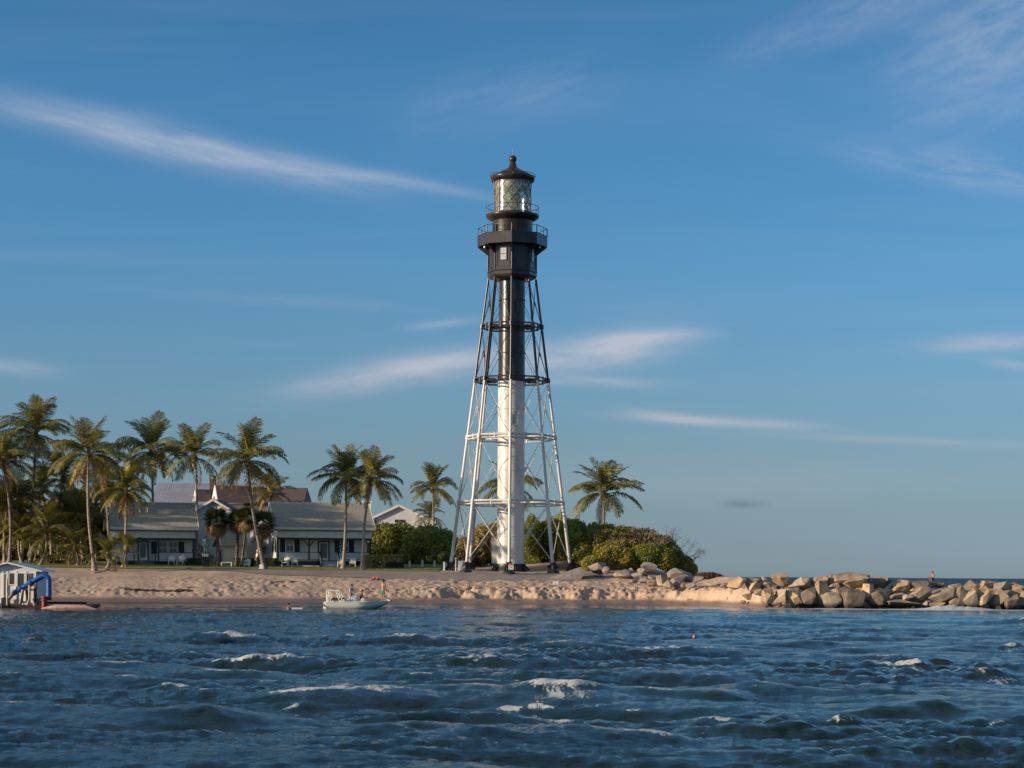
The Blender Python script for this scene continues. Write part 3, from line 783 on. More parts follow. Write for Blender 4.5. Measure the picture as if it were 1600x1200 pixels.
# main gallery: octagonal parapet on brackets with a pipe rail
zg0, zg1, zrl = lz(386), lz(370.5), lz(358)
gl = MB(); octa(gl, [(38.5, zg0 - .02), (54, zg0 + .02), (54, zg0 + .22), (38.0, zg0 + .22)])
gl.build('gallery_floor', M['tower_black'], lh)
pp = MB()
octa(pp, [(53.6, zg0 - .05), (54.6, zg0 - .05), (54.6, zg1), (53.6, zg1)], False)
octa(pp, [(53.4, zg1), (55.0, zg1), (55.0, zg1 + .08), (53.4, zg1 + .08)], False)
pp.build('parapet', M['tower_black'], lh)
rl = MB()
for dz_ in (0.0, ):
    ring = [lp(54.2, a, zrl) for a in ANG]; rl.tube(ring + [ring[0]], .035, 6)
ring = [lp(54.2, a, (zrl + zg1) / 2) for a in ANG]
rl.build('handrail', M['tower_black'], lh)
for k, a in enumerate(ANG):
    A_ = Vector(lp(54.2, a, 0)); B_ = Vector(lp(54.2, ANG[(k + 1) % 8], 0))
    for j in range(3):
        p = A_.lerp(B_, j / 3.0); g = MB(); g.tube([(p.x, p.y, zg1 - Z0 + .05), (p.x, p.y, zrl - Z0)], .033 if j else .06, 6)
        g.build('rail_post', M['tower_black'] if j else M['tower_black'], lh)
    br = MB(); a0 = R(a)   # solid triangular bracket below each corner
    n_ = Vector((math.sin(a0), -math.cos(a0), 0)); t_ = Vector((math.cos(a0), math.sin(a0), 0)) * .07
    pr = [n_ * 37.5 * LS + Vector((0, 0, zg0 - Z0)), n_ * 53.8 * LS + Vector((0, 0, zg0 - Z0)), n_ * 53.8 * LS + Vector((0, 0, zg0 - Z0 - .12)), n_ * 37.8 * LS + Vector((0, 0, zg0 - Z0 - .95))]
    br.add([p + t_ for p in pr] + [p - t_ for p in pr], [(0, 1, 2, 3), (7, 6, 5, 4), (0, 4, 5, 1), (1, 5, 6, 2), (2, 6, 7, 3), (3, 7, 4, 0)])
    br.build('bracket', M['tower_black'], lh)
lamp_m = material('white_lamp_globe', (0.9, 0.9, 0.85), 0.2, 0.02, 2)
for a in (TW - 68, TW + 68, TW - 112, TW + 112):
    g = MB(); p = Vector(lp(46, a, zg0 - .22)); g.lathe([(.02, -.13), (.10, -.09), (.13, 0), (.10, .09), (.02, .13)], 10, p); g.tube([p, p + Vector((0, 0, .3))], .03, 6)
    g.build('gallery_lamp', lamp_m, lh)
# drum below the lantern
g = MB(); g.lathe([(31.6 * LS, zg0 - Z0 + .2), (31.6 * LS, lz(345) - Z0), (32.2 * LS, lz(343) - Z0)], 48)
for q in range(2): g.lathe([(31.6 * LS, lz(357 + q * 9) - Z0 - .02), (31.9 * LS, lz(357 + q * 9) - Z0), (31.6 * LS, lz(357 + q * 9) - Z0 + .02)], 48, cap=False)
drum = g.build('drum', M['tower_black'], lh)
g = MB(); g.box(-31.9 * LS * .76 - .3, -31.9 * LS * .76 + .18, -31.9 * LS * .70, -31.9 * LS * .6, zg0 - Z0 + .3, zg0 - Z0 + 2.1); 
g.build('drum_door', M['tower_black'], drum)
# lantern gallery with a bellied soffit
g = MB(); g.lathe([(31.5 * LS, lz(347) - Z0), (36 * LS, lz(344.5) - Z0), (40.5 * LS, lz(341.5) - Z0), (42 * LS, lz(339) - Z0), (41.5 * LS, lz(337) - Z0), (29 * LS, lz(334.5) - Z0)], 48)
g.build('lantern_gallery', M['tower_black'], lh)
g = MB(); ring = [lp(41.0, q * 7.5, lz(324.5)) for q in range(49)]; g.tube(ring, .032, 6, cap=False); g.build('lantern_handrail', M['tower_black'], lh)
for q in range(14):
    g = MB(); g.tube([lp(41.0, q * 360 / 14 + 8, lz(338)), lp(41.0, q * 360 / 14 + 8, lz(324.5))], .032, 6); g.build('lantern_rail_post', M['tower_black'], lh)
# lantern glass held by a diagonal lattice
zl0, zl1 = lz(334), lz(284)
lg = bpy.data.materials.new('lantern_glass'); lg.use_nodes = True
t = NT(lg.node_tree); t.n.remove(t.n['Principled BSDF'])
tb = t.node('ShaderNodeBsdfTransparent'); tb.inputs[0].default_value = (0.93, 0.95, 0.93, 1)
gb = t.node('ShaderNodeBsdfGlossy'); gb.inputs['Roughness'].default_value = 0.12; gb.inputs[0].default_value = (1, 1, 1, 1)
db = t.node('ShaderNodeBsdfDiffuse'); db.inputs[0].default_value = (0.75, 0.66, 0.42, 1)
lw = t.node('ShaderNodeLayerWeight'); lw.inputs[0].default_value = 0.25
m1 = t.node('ShaderNodeMixShader'); t.l.new(t.m('MULTIPLY_ADD', lw.outputs['Fresnel'], 0.9, 0.08, clamp=True), m1.inputs[0]); t.l.new(tb.outputs[0], m1.inputs[1]); t.l.new(gb.outputs[0], m1.inputs[2])
m2 = t.node('ShaderNodeMixShader'); m2.inputs[0].default_value = 0.22; t.l.new(m1.outputs[0], m2.inputs[1]); t.l.new(db.outputs[0], m2.inputs[2])
t.l.new(m2.outputs[0], t.n['Material Output'].inputs[0])
NP = 16
for q in range(NP):
    g = MB(); A_ = [lp(28.6, TW + q * 360 / NP + e, 0) for e in (0.4, 7.5, 15, 22.1)]
    vs = [(x, y, z - Z0) for x, y, _ in A_ for z in (zl0, zl1)]
    g.add(vs, [(0, 2, 3, 1), (2, 4, 5, 3), (4, 6, 7, 5)], True); me_ = g.mesh('lantern_pane', lg)
    link('lantern_pane', me_, lh)
mull = material('lantern_lattice', (0.22, 0.21, 0.17), 0.4, 0.2, 3)
g = MB()
for q in range(12):
    for sgn in (1, -1):
        pts = [lp(29.0, TW + q * 30 + sgn * 72 * (i / 12.0), zl0 + (zl1 - zl0) * i / 12.0) for i in range(13)]
        g.tube(pts, .034, 5)
g.build('diagonal_lattice', mull, lh)
g = MB()
for q in range(4): g.tube([lp(29.2, TW + q * 90 + 45, zl0), lp(29.2, TW + q * 90 + 45, zl1)], .05, 6)
for zz in (zl0 + .05, zl1 - .05): g.tube([lp(29.1, q * 10, zz) for q in range(37)], .06, 6, cap=False)
g.build('lantern_frame', mull, lh)
# the lens: green tinted glass rings round a bull's eye, on a bronze stand
lens = material('green_lens_glass', (0.22, 0.34, 0.06), 0.12, 0.5, 5, spec=1.0, coat=0.6)
g = MB(); prof = []; n_ = 16
for i in range(n_ + 1):
    u = i / n_; z = lz(326) + (lz(298) - lz(326)) * u
    prof += [((7.0 + 6.5 * math.sin(PI * u)) * LS * .98, z - Z0), ((8.2 + 6.5 * math.sin(PI * u)) * LS * .98, z - Z0 + .05)]
g.lathe(prof, 16, smooth=False); g.build('lens', lens, lh)
g = MB(); g.lathe([(9 * LS, zl0 - Z0), (8 * LS, lz(326) - Z0 - .02)], 16); g.lathe([(7.4 * LS, lz(298) - Z0 + .08), (5 * LS, lz(291) - Z0), (1 * LS, lz(287) - Z0)], 16); 
for q in range(4): g.tube([lp(13.5, 45 + 90 * q, zl0), lp(14.6, 45 + 90 * q, lz(312)), lp(8, 45 + 90 * q, lz(296))], .06, 6)
g.build('lens_stand', material('bronze_stand', (.10, .07, .04), .4, .2, 4), lh)
g = MB(); g.lathe([(24 * LS, lz(287) - Z0), (27.5 * LS, lz(296) - Z0)], 32, cap=False); g.build('ceiling_lining', material('pale_lining', (.5, .47, .40), .6, .1, 2), lh)
# roof
g = MB(); g.lathe([(28.5 * LS, zl1 - Z0), (33 * LS, lz(284.5) - Z0), (35 * LS, lz(279) - Z0), (35 * LS, lz(277) - Z0), (31 * LS, lz(276) - Z0)], 48)
g.build('eaves_ring', M['tower_black'], lh)
g = MB(); g.lathe([(31 * LS, lz(276.5) - Z0), (29 * LS, lz(274) - Z0), (18 * LS, lz(268.5) - Z0), (7.2 * LS, lz(262.5) - Z0), (6 * LS, lz(260) - Z0)], 48)
g.lathe([(6 * LS, lz(261) - Z0), (5.2 * LS, lz(256) - Z0), (4 * LS, lz(255) - Z0), (4.4 * LS, lz(253) - Z0), (3 * LS, lz(252) - Z0)], 24)
rf = g.build('roof', M['tower_black'], lh)
g = MB(); g.lathe([(.4 * math.sin(PI * i / 12) + .005, lz(249) - Z0 - .4 * math.cos(PI * i / 12)) for i in range(13)], 24); g.build('ball', M['tower_black'], rf)
g = MB(); g.tube([(0, 0, lz(244) - Z0), (0, 0, lz(232.5) - Z0)], .028, 6); g.build('lightning_rod', M['tower_black'], rf)
g = MB(); g.tube([lp(35.2, q * 10, lz(274.3)) for q in range(37)], .03, 5, cap=False)
for q in range(12): g.tube([lp(35, q * 30, lz(278)), lp(35.2, q * 30, lz(274.3))], .025, 5)
g.tube([lp(30, -70, lz(338)), lp(31.5, -70, lz(273))], .05, 6)
g.build('roof_rail', M['tower_black'], rf)

# ------------------------------------------------------------------ buildings
def wall_box(mb, x0, x1, y0, y1, z0, z1): mb.box(x0, x1, y0, y1, z0, z1)
def window_part(root, x, y, z0, z1, w_, frame=None, glass=None, shut=0.0, face='front', mull=True, mid=.5):
    """sash window; face front looks to -y, left looks to -x"""
    frame = frame or M['white']; glass = glass or M['glass']
    def bx(mb, u0, u1, d0, d1, za, zb_):
        if face == 'front': mb.box(x + u0, x + u1, y - d1, y - d0, za, zb_)
        else: mb.box(x - d1, x - d0, y + u0, y + u1, za, zb_)
    f = MB(); h = w_ / 2; t_ = .09
    bx(f, -h, -h + t_, 0, .07, z0, z1); bx(f, h - t_, h, 0, .07, z0, z1); bx(f, -h + t_, h - t_, 0, .068, z0, z0 + t_); bx(f, -h + t_, h - t_, 0, .068, z1 - t_, z1)
    zm = z0 + (z1 - z0) * mid
    bx(f, -h + t_, h - t_, 0, .06, zm - .04, zm + .04)
    if mull: bx(f, -.02, .02, 0, .05, zm + .04, z1 - t_); bx(f, -.02, .02, 0, .05, z0 + t_, zm - .04)
    bx(f, -h - .06, h + .06, 0, .11, z0 - .07, z0 - .002)
    w1 = f.build('window', frame, root)
    g = MB(); bx(g, -h + t_, h - t_, 0.004, .02, z0 + t_, zm - .042); g.build('pane', glass, w1)
    g = MB(); bx(g, -h + t_, h - t_, 0.004, .024, zm + .042, z1 - t_); g.build('pane', M['glass_blind'] if shut else glass, w1)
    if shut:
        for sgn in (-1, 1):
            s_ = MB(); c = sgn * (h + shut / 2 + .03)
            bx(s_, c - shut / 2, c + shut / 2, 0.0, .05, z0 - .05, z1 + .05)
            k_ = 12
            for j in range(k_): bx(s_, c - shut / 2 + .04, c + shut / 2 - .04, .05, .065, z0 + (z1 - z0) * (j + .15) / k_, z0 + (z1 - z0) * (j + .6) / k_)
            s_.build('shutter', M['green_black'], root)
def gable_roof(root, x0, x1, y0, y1, ze, zr, mat_, t_=.14, ridge_y=None, trim=None):
    """ridge along x, eaves at y0 and y1"""
    ym = ridge_y if ridge_y is not None else (y0 + y1) / 2
    for (ya, yb, nm) in ((y0, ym, 'roof'), (y1, ym, 'roof')):
        g = MB(); g.add([(x0, ya, ze), (x1, ya, ze), (x1, yb, zr), (x0, yb, zr), (x0, ya, ze + t_), (x1, ya, ze + t_), (x1, yb, zr + t_), (x0, yb, zr + t_)],
                        [(0, 1, 2, 3), (7, 6, 5, 4), (0, 4, 5, 1), (1, 5, 6, 2), (2, 6, 7, 3), (3, 7, 4, 0)])
        g.build(nm, mat_, root)
    if trim:
        for xe, s_ in ((x0 - .03, 1), (x1 + .03, -1)):
            g = MB()
            for (ya, yb) in ((y0, ym), (y1, ym)):
                g.bar((xe, ya, ze + .03), (xe, yb, zr + .03), .09, .26)
            g.build('rake_board', trim, root)
def cottage(name, label, px, Y, rot, Wd, spec):
    X, _ = at(px, 890, Y); zg_ = gz(X, Y) + .02
    S_ = K * Y
    h = thing(name, label, 'house', (X, Y, zg_), R(rot))
    zz = lambda py: EYE - (py - HOR - ROLL * (px - 800)) * S_ - zg_
    D = spec['depth']; pf = 2.0
    zf, zt, ze, zr = zz(875), zz(840.5 if 'pt' not in spec else spec['pt']), zz(824.5), zz(784)
    # body with gable ends
    g = MB(); wy = pf; ym = D / 2
    zew = ze + (zr - ze) * (wy / ym) - .1
    g.prism([(wy, zf - .05), (D, zf - .05), (D, ze), (ym, zr - .05), (wy, zew)], Wd - .3, 'x', .15)
    g.build('wall', M['wall_cream'] if spec.get('cream') else M['wall_white'], h)
    g = MB(); g.box(.12, Wd - .12, .25, D, -.3, zf - .052); g.build('foundation', M['concrete'], h)
    gable_roof(h, -.35, Wd + .35, -.45, D + .45, ze - .12, zr, M['shingle'], .16, trim=M['white'])
    g = MB(); g.box(-.35, Wd + .35, -.53, -.45, ze - .20, ze + .06); g.build('gutter', M['white'], h)
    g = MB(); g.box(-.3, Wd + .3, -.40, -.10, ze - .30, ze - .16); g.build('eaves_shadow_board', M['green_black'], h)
    g = MB(); g.box(0.02, Wd - .02, .0, .10, zt + .05, ze - .27); g.build('frieze', M['frieze'], h)
    for xx in (0, Wd - .001):
        g = MB(); s_ = .1 if xx == 0 else -.1
        g.prism([(0.12, zt + .05), (pf, zt + .05), (pf, zew - .05), (.12, ze - .1)], s_, 'x', xx); g.build('porch_end_board', M['frieze'], h)
    g = MB(); g.box(-.03, Wd + .03, -.06, .16, zt - .16, zt + .048); g.build('porch_beam', M['green_black'], h)
    g = MB(); g.box(-.05, Wd + .05, -.08, pf, zf - .12, zf); g.build('porch_floor', M['grey_step'], h)
    st0, st1 = spec['steps']
    for (a_, b_) in ((0, st0), (st1, Wd)):
        if b_ - a_ < .3: continue
        g = MB(); g.box(a_, b_, -.04, .06, zf - .55, zf - .121); g.build('skirt_board', M['green_black'], h)
        g = MB(); g.box(a_ + .03, b_ - .03, -.03, .03, -.02, zf - .552); g.build('lattice_skirt', M['lattice'], h)
    for xx in spec['posts']:
        g = MB(); g.box(xx - .08, xx + .08, -.02, .14, zf, zt - .165)
        g.build('porch_post', M['green_black'], h)
    for xx in spec['braces']:
        for sgn in (-1, 1):
            g = MB(); g.bar((xx + sgn * .09, .06, zt - .78), (xx + sgn * .62, .06, zt - .2), .09); g.build('brace', M['green_black'], h)
    # railings
    zr0, zr1 = zf + .08, zf + .86
    for (a_, b_) in spec['rails']:
        g = MB(); g.box(a_, b_, .02, .09, zr1 - .04, zr1 + .03); g.build('handrail', M['green_black'], h)
        g = MB(); g.box(a_, b_, .03, .08, zr0, zr0 + .05); g.build('bottom_rail', M['green_black'], h)
        g = MB(); n_ = int((b_ - a_) / .13)
        for j in range(n_): xx = a_ + (j + .5) * (b_ - a_) / n_; g.box(xx - .035, xx + .035, .035, .075, zr0 + .05, zr1 - .041)
        o_ = g.build('balusters', M['white'], h); o_['kind'] = 'stuff'
    # steps
    ns = 6; sm = spec.get('step_mat', M['white_step'])
    for j in range(ns):
        g = MB(); zt_ = zf - .12 - (zf - .1) * j / ns; g.box(st0 + .05, st1 - .05, -.08 - .28 * (j + 1), -.085 - .28 * j, max(-.2, zt_ - .6), zt_)
        g.build('step', sm, h)
    for xx in (st0, st1):
        g = MB(); g.bar((xx, -.08, zf + .88), (xx, -.28 * ns - .1, .92), .08); g.bar((xx, -.05, zf - .1), (xx, -.28 * ns - .1, .05), .08, .3)
        g.box(xx - .06, xx + .06, -.28 * ns - .2, -.28 * ns - .08, -.05, .98)
        g.build('stair_rail', M['green_black'], h)
        g = MB()
        for j in range(6):
            u = (j + .5) / 6; yy = -.08 - .28 * ns * u; g.box(xx - .02, xx + .02, yy - .03, yy + .03, zf * (1 - u) + .05, zf * (1 - u) + .86)
        o_ = g.build('stair_balusters', spec.get('sb', M['white']), h); o_['kind'] = 'stuff'
    # door
    d0, d1 = spec['door']; wyf = pf - .003
    g = MB(); g.box(d0 - .14, d0, wyf - .07, wyf, zf, zf + 1.98); g.box(d1, d1 + .14, wyf - .07, wyf, zf, zf + 1.98); g.box(d0 - .14, d1 + .14, wyf - .07, wyf, zf + 1.98, zf + 2.12)
    g.build('door_frame', M['green_black'], h)
    g = MB(); g.box(d0, d0 + .13, wyf - .05, wyf, zf + .02, zf + 1.978); g.box(d1 - .13, d1, wyf - .05, wyf, zf + .02, zf + 1.978); g.box(d0 + .13, d1 - .13, wyf - .05, wyf, zf + 1.85, zf + 1.978); g.box(d0 + .13, d1 - .13, wyf - .05, wyf, zf + .02, zf + .25)
    dr = g.build('door', M['white'], h)
    g = MB(); g.box(d0 + .13, d1 - .13, wyf - .035, wyf, zf + .25, zf + 1.85); g.build('pane', M['glass'], dr)
    for (xc, w_, sh) in spec['windows']:
        window_part(h, xc, wyf, zz(861.5) if 'wz' not in spec else zz(spec['wz'][0]), zz(841) if 'wz' not in spec else zz(spec['wz'][1]), w_, shut=sh)
    if spec.get('side'):
        for (yc, w_) in spec['side']:
            window_part(h, .147, yc, zz(862), zz(840), w_, shut=.55, face='left')
        window_part(h, .147, ym, zz(812), zz(799), .8, face='left')
    return h
S9 = K * 209
cottage('cottage', 'white cottage with grey roof and full front porch, centre steps, nearest the lighthouse', 433, 209, 14, 10.1, dict(
    depth=8.2, steps=(4.5, 6.4), posts=(.08, 3.4, 6.55, 9.1, 10.0), braces=(3.4, 6.55, 10.0), rails=((.16, 3.3), (3.5, 4.45), (6.65, 9.9)),
    door=(4.75, 5.75), windows=((1.6, .95, .55), (7.5, .95, .55)), side=((3.3, .8), (5.6, .8)), cream=False))
cottage('cottage', 'white cottage with grey roof half hidden behind palms, dark steps and paired front window', 172, 209, 14, 8.9, dict(
    depth=8.2, steps=(2.4, 4.6), posts=(.08, 5.05, 8.8), braces=(), rails=((.16, 2.3), (5.1, 8.7)), pt=840.5,
    door=(3.1, 4.0), windows=((5.65, .95, 0), (6.75, .95, 0)), wz=(864, 845.5), step_mat=M['grey_step']))
# (the paired window's outer shutters)
h = bpy.data.objects['cottage.001']
for xc in (4.72, 7.62):
    zq = h.location.z; g = MB(); zz = lambda py: EYE - (py - HOR + ROLL * 628) * S9 - zq
    g.box(xc - .3, xc + .3, 1.94, 1.997, zz(864.5), zz(845)); g.build('shutter', M['green_black'], h)

def simple_house(name, label, px, Y, rot, Wd, D, e_py, r_py, wall, roof, cat='house', ridge='y', extra=None, b_py=892):
    """gable facing the viewer (ridge='y') or long side (ridge='x'); px is the left front corner"""
    X, _ = at(px, 890, Y); S_ = K * Y; zg_ = gz(X, Y) - .1
    h = thing(name, label, cat, (X, Y, zg_), R(rot))
    zz = lambda py: EYE - (py - HOR - ROLL * (px - 800)) * S_ - zg_
    ze, zr = zz(e_py), zz(r_py)
    g = MB()
    if ridge == 'y':
        g.prism([(0, 0), (Wd, 0), (Wd, ze), (Wd / 2, zr), (0, ze)], D, 'y', 0); g.build('wall', wall, h)
        sl_ = (zr - ze) / (Wd / 2); o_ = .35
        for sgn in (0, 1):
            xa = -o_ if sgn == 0 else Wd + o_
            g = MB(); g.prism([(xa, ze - sl_ * o_), (Wd / 2, zr), (Wd / 2, zr + .18), (xa, ze - sl_ * o_ + .18)], D + .6, 'y', -.3); g.build('roof', roof, h)
        g = MB()
        for sgn in (0, 1):
            xa = -o_ if sgn == 0 else Wd + o_
            g.bar((xa, -.34, ze - sl_ * o_ + .03), (Wd / 2, -.34, zr + .03), .06, .26)
        g.build('rake_board', M['white'], h)
    else:
        g.prism([(0, 0), (D, 0), (D, ze), (D / 2, zr), (0, ze)], Wd, 'x', 0); g.build('wall', wall, h)
        gable_roof(h, -.3, Wd + .3, -.3, D + .3, ze - .12, zr, roof, .16, trim=M['white'])
    return h, zz
h, zz = simple_house('gabled_house', 'pale two storey house whose gable with louvre rises between the two cottages', 291, 228, 0, 6.2, 9, 806, 781, M['wall_back'], M['shingle_brown'])
s_ = K * 228
g = MB(); g.box(2.65, 3.35, -.06, -.003, zz(801), zz(786)); g.build('louvre', material('grey_blue_louvre', (.40, .42, .48), .6, .1, 4), h)
g = MB(); g.box(3.7, 3.9, -.1, .1, 0, zz(800)); 
g = MB(); g.bar((-.6, -1.2, zz(826)), (3.2, -1.2, zz(872)), .12, .3); g.bar((-.6, -.4, zz(826)), (3.2, -.4, zz(872)), .12, .3)
for j in range(10):
    u = (j + .5) / 10; g.box(-.6 + 3.8 * u - .17, -.6 + 3.8 * u + .17, -1.2, -.4, zz(826) * (1 - u) + zz(872) * u, zz(826) * (1 - u) + zz(872) * u + .05)
g.build('outdoor_stair', M['wood'], h)
g = MB(); g.prism([(-2.2, 0), (2.2, 0), (2.2, zz(868)), (-2.2, zz(838))], 1.6, 'y', -3.4); g.build('lean_to_wall', material('pinkish_boards', (.46, .36, .34), .7, .1, 3), h)
g = MB(); g.prism([(-2.4, zz(836)), (2.5, zz(868.5)), (2.5, zz(866.5)), (-2.4, zz(834))], 2.0, 'y', -3.6); g.build('lean_to_roof', M['shingle_pink'], h)

h, zz = simple_house('garden_shed', 'small cream shed with open doorway and steep grey roof behind a fan palm', 349, 213, 25, 2.6, 3.0, 852, 833, M['wall_cream'], M['shingle'], 'shed', 'x')
g = MB(); g.box(-.06, -.003, .9, 2.0, .05, zz(862)); g.build('door', M['glass'], h)
g = MB(); g.box(-.09, -.003, .8, .9, .05, zz(861)); g.box(-.09, -.003, 2.0, 2.1, .05, zz(861)); g.box(-.09, -.003, .8, 2.1, zz(861), zz(860)); g.build('door_frame', M['green_black'], h)
h, zz = simple_house('garage', 'low white gabled garage between the shed and the porch cottage', 374, 217, 6, 3.6, 6, 858, 836, M['wall_back'], M['shingle_pink'], 'garage')
g = MB(); g.box(2.0, 2.9, -.05, -.003, zz(866), zz(853)); g.build('window', material('brown_shade', (.16, .11, .11), .4, .1, 3), h)
h, zz = simple_house('beach_house', 'lavender white house with pink lit roof behind the rounded sea grape bushes', 570, 250, 0, 8.6, 12, 815, 790, M['wall_back'], M['shingle_pink'])
s_ = K * 250
for (xc, za, zb_, w_) in ((1.2, 830, 813, .55), (4.05, 816, 811.5, .55), (4.75, 816, 811.5, .55)):
    g = MB(); g.box(xc - w_ / 2, xc + w_ / 2, -.05, -.003, zz(za), zz(zb_)); g.build('window', M['glass'], h)
g = MB(); g.box(5.2, 7.3, 2, 5, zz(812), zz(805)); dm = g.build('dormer', M['wall_back'], h)
g = MB(); g.prism([(4.6, zz(801)), (7.9, zz(805)), (7.9, zz(807)), (4.6, zz(803))], 3.6, 'y', 1.7); g.build('dormer_roof', M['shingle'], h)
g = MB(); g.box(-.6, .45, 4, 5, zz(800), zz(783)); g.box(-.75, .6, 3.85, 5.15, zz(783), zz(781)); g.build('chimney', M['white'], h)

# hotel far behind
X, _ = at(240, 890, 262); Sx = K * 262
ho = thing('hotel', 'large hotel with long grey metal roof and maroon dormered roofs behind the cottages', 'building', (X, 262, gz(X, 262) - .2))
zz = lambda py: EYE - (py - HOR + ROLL * 560) * Sx - ho.location.z
xx = lambda p: (p - 240) * Sx
g = MB(); g.box(xx(222), xx(476), 1, 13, 0, zz(786)); g.build('wall', M['wall_back'], ho)
g = MB(); g.prism([(0, zz(788)), (7, zz(751)), (14, zz(788))], xx(400) - xx(232), 'x', xx(232)); g.build('metal_roof', M['metal_roof'], ho)
g = MB(); g.prism([(-1.5, zz(790)), (4.5, zz(758.5)), (14, zz(790))], xx(474) - xx(382), 'x', xx(382)); 
g.add([(xx(474), -1.5, zz(790)), (xx(483), 5, zz(790)), (xx(474), 14, zz(790)), (xx(474), 4.5, zz(758.5))], [(0, 1, 3), (1, 2, 3)]); g.build('maroon_roof', M['shingle_brown'], ho)
for (pa, pl, ph, pr, yo, top, bot) in ((311, 306, 314, 345, -3, 765.5, 784), (342, 336, 348, 392, -3.6, 759.5, 786)):
    g = MB(); A_ = Vector((xx(pa), yo, zz(top))); B_ = Vector((xx(pl), yo + .8, zz(bot))); C_ = Vector((xx(ph), yo - .9, zz(bot)))
    D_ = Vector((xx(pr), yo + 1.5, zz(top))); E_ = Vector((xx(pr) + 2.2, yo + .6, zz(bot))); F_ = Vector((xx(pr), yo + 3, zz(bot)))
    g.add([A_, C_, E_, D_, B_, F_], [(0, 1, 2, 3), (0, 3, 5, 4), (1, 4, 5, 2), (3, 2, 5)]); g.build('dormer_roof', M['shingle_brown'], ho)
    g = MB(); s2 = Vector((-.12, 0, 0)); g.add([A_ + s2, B_ + s2, C_ + s2, A_, B_, C_], [(0, 1, 2), (5, 4, 3), (0, 3, 4, 1), (1, 4, 5, 2), (2, 5, 3, 0)]); gg = g.build('dormer_gable', M['white'], ho)
    mid_ = (A_ + B_ * 1.5 + C_ * 1.5) / 4 + Vector((-.16, 0, -.1)); g = MB(); g.box(mid_.x - .04, mid_.x + .03, mid_.y - .2, mid_.y + .2, mid_.z - .35, mid_.z + .35); g.build('window', M['glass'], gg)
g = MB(); g.box(xx(328), xx(337), -.8, 0, zz(770), zz(744)); g.box(xx(327.5), xx(337.5), -.85, .05, zz(744), zz(742.8)); ch = g.build('chimney', M['brick'], ho)
g = MB(); g.box(xx(330.3), xx(334.3), -.87, -.8, zz(748.5), zz(743.6)); g.build('window', material('sunlit_white', (.8, .8, .78), .5, .02, 2), ch)

# pavilion half seen through the palm grove
h, zz = simple_house('porch_house', 'cream porch house glimpsed between dark palm trunks at the left', 92, 226, 8, 3.6, 5, 858, 846, M['wall_cream'], M['shingle_pink'])
g = MB(); g.box(-.4, 4.0, -1.2, -.9, zz(873), zz(871)); 
for j in range(6): g.box(-.4 + j * .86, -.3 + j * .86, -1.15, -1.0, 0, zz(858))
g.build('porch_rail', M['white'], h)

def ordinal(n): return ['first', 'second', 'third', 'fourth', 'fifth', 'sixth', 'seventh', 'eighth', 'ninth', 'tenth', 'eleventh', 'twelfth', 'thirteenth', 'fourteenth', 'fifteenth', 'sixteenth', 'seventeenth', 'eighteenth', 'nineteenth', 'twentieth', 'twenty first', 'twenty second', 'twenty third', 'twenty fourth', 'twenty fifth', 'twenty sixth', 'twenty seventh', 'twenty eighth', 'twenty ninth', 'thirtieth'][n]
# ------------------------------------------------------------------ palms
rng = np.random.RandomState(12)
random.seed(5)
def frond_mesh(name, e0, e1, pw, seed, leafm, n=36, droop=0.5, ll=0.27, lw_=0.022, ragged=0.0):
    """a feather frond one unit long, growing along +x"""
    rr = np.random.RandomState(seed)
    N = 14; t_ = np.linspace(0, 1, N + 1); e = R(e0) + (R(e1) - R(e0)) * t_ ** pw
    side = rr.uniform(-.12, .12)
    px_ = np.concatenate([[0], np.cumsum(np.cos(e[:-1]) / N)]); pz_ = np.concatenate([[0], np.cumsum(np.sin(e[:-1]) / N)]); py_ = side * t_ ** 2 * .6
    V = []; F = []; mi = []
    def P(t): return np.array([np.interp(t, t_, px_), np.interp(t, t_, py_), np.interp(t, t_, pz_)])
    # stem, three sided
    for i in range(N + 1):
        w_ = .011 * (1 - t_[i]) + .0025
        p = P(t_[i]); V += [p + [0, w_, 0], p + [0, -w_, 0], p + [0, 0, -w_ * 1.2]]
    for i in range(N):
        a = 3 * i
        for k in range(3): F.append((a + k, a + (k + 1) % 3, a + 3 + (k + 1) % 3, a + 3 + k)); mi.append(1)
    twist = rr.uniform(-.35, .35)
    for i in range(n):
        t = .17 + .83 * (i / (n - 1.0)) ** .95
        p = P(t); ee = np.interp(t, t_, e); T_ = np.array([math.cos(ee), 0, math.sin(ee)]); Nn = np.array([-math.sin(ee), 0, math.cos(ee)])
        prof = (math.sin(PI * (0.12 + 0.80 * (t - .17) / .83)) ** .7)
        for s in (-1, 1):
            if ragged and rr.rand() < ragged: continue
            L_ = ll * prof * rr.uniform(.85, 1.12); fw = .45 + .75 * (t - .17)
            d = np.array([0, s, 0]) * 1.0 + T_ * fw + Nn * (rr.uniform(-.1, .3) + twist * s)
            d /= np.linalg.norm(d)
            d2 = d + np.array([0, 0, -1.0]) * droop * rr.uniform(.6, 1.5); d2 /= np.linalg.norm(d2)
            d3 = d2 + np.array([0, 0, -1.0]) * droop * .9; d3 /= np.linalg.norm(d3)
            q0 = p; q1 = p + d * L_ * .4; q2 = q1 + d2 * L_ * .33; q3 = q2 + d3 * L_ * .27
            wv = T_ * lw_ * .5 + Nn * lw_ * rr.uniform(-.2, .2); b = len(V)
            V += [q0 - wv * .7, q0 + wv * .7, q1 - wv, q1 + wv, q2 - wv * .8, q2 + wv * .8, q3]
            F += [(b, b + 1, b + 3, b + 2), (b + 2, b + 3, b + 5, b + 4), (b + 4, b + 5, b + 6)]; mi += [0, 0, 0]
    me = bpy.data.meshes.new(name); me.from_pydata([tuple(map(float, v)) for v in V], [], F)
    me.materials.append(leafm); me.materials.append(M['rachis']); me.polygons.foreach_set('material_index', mi); me.update()
    return me
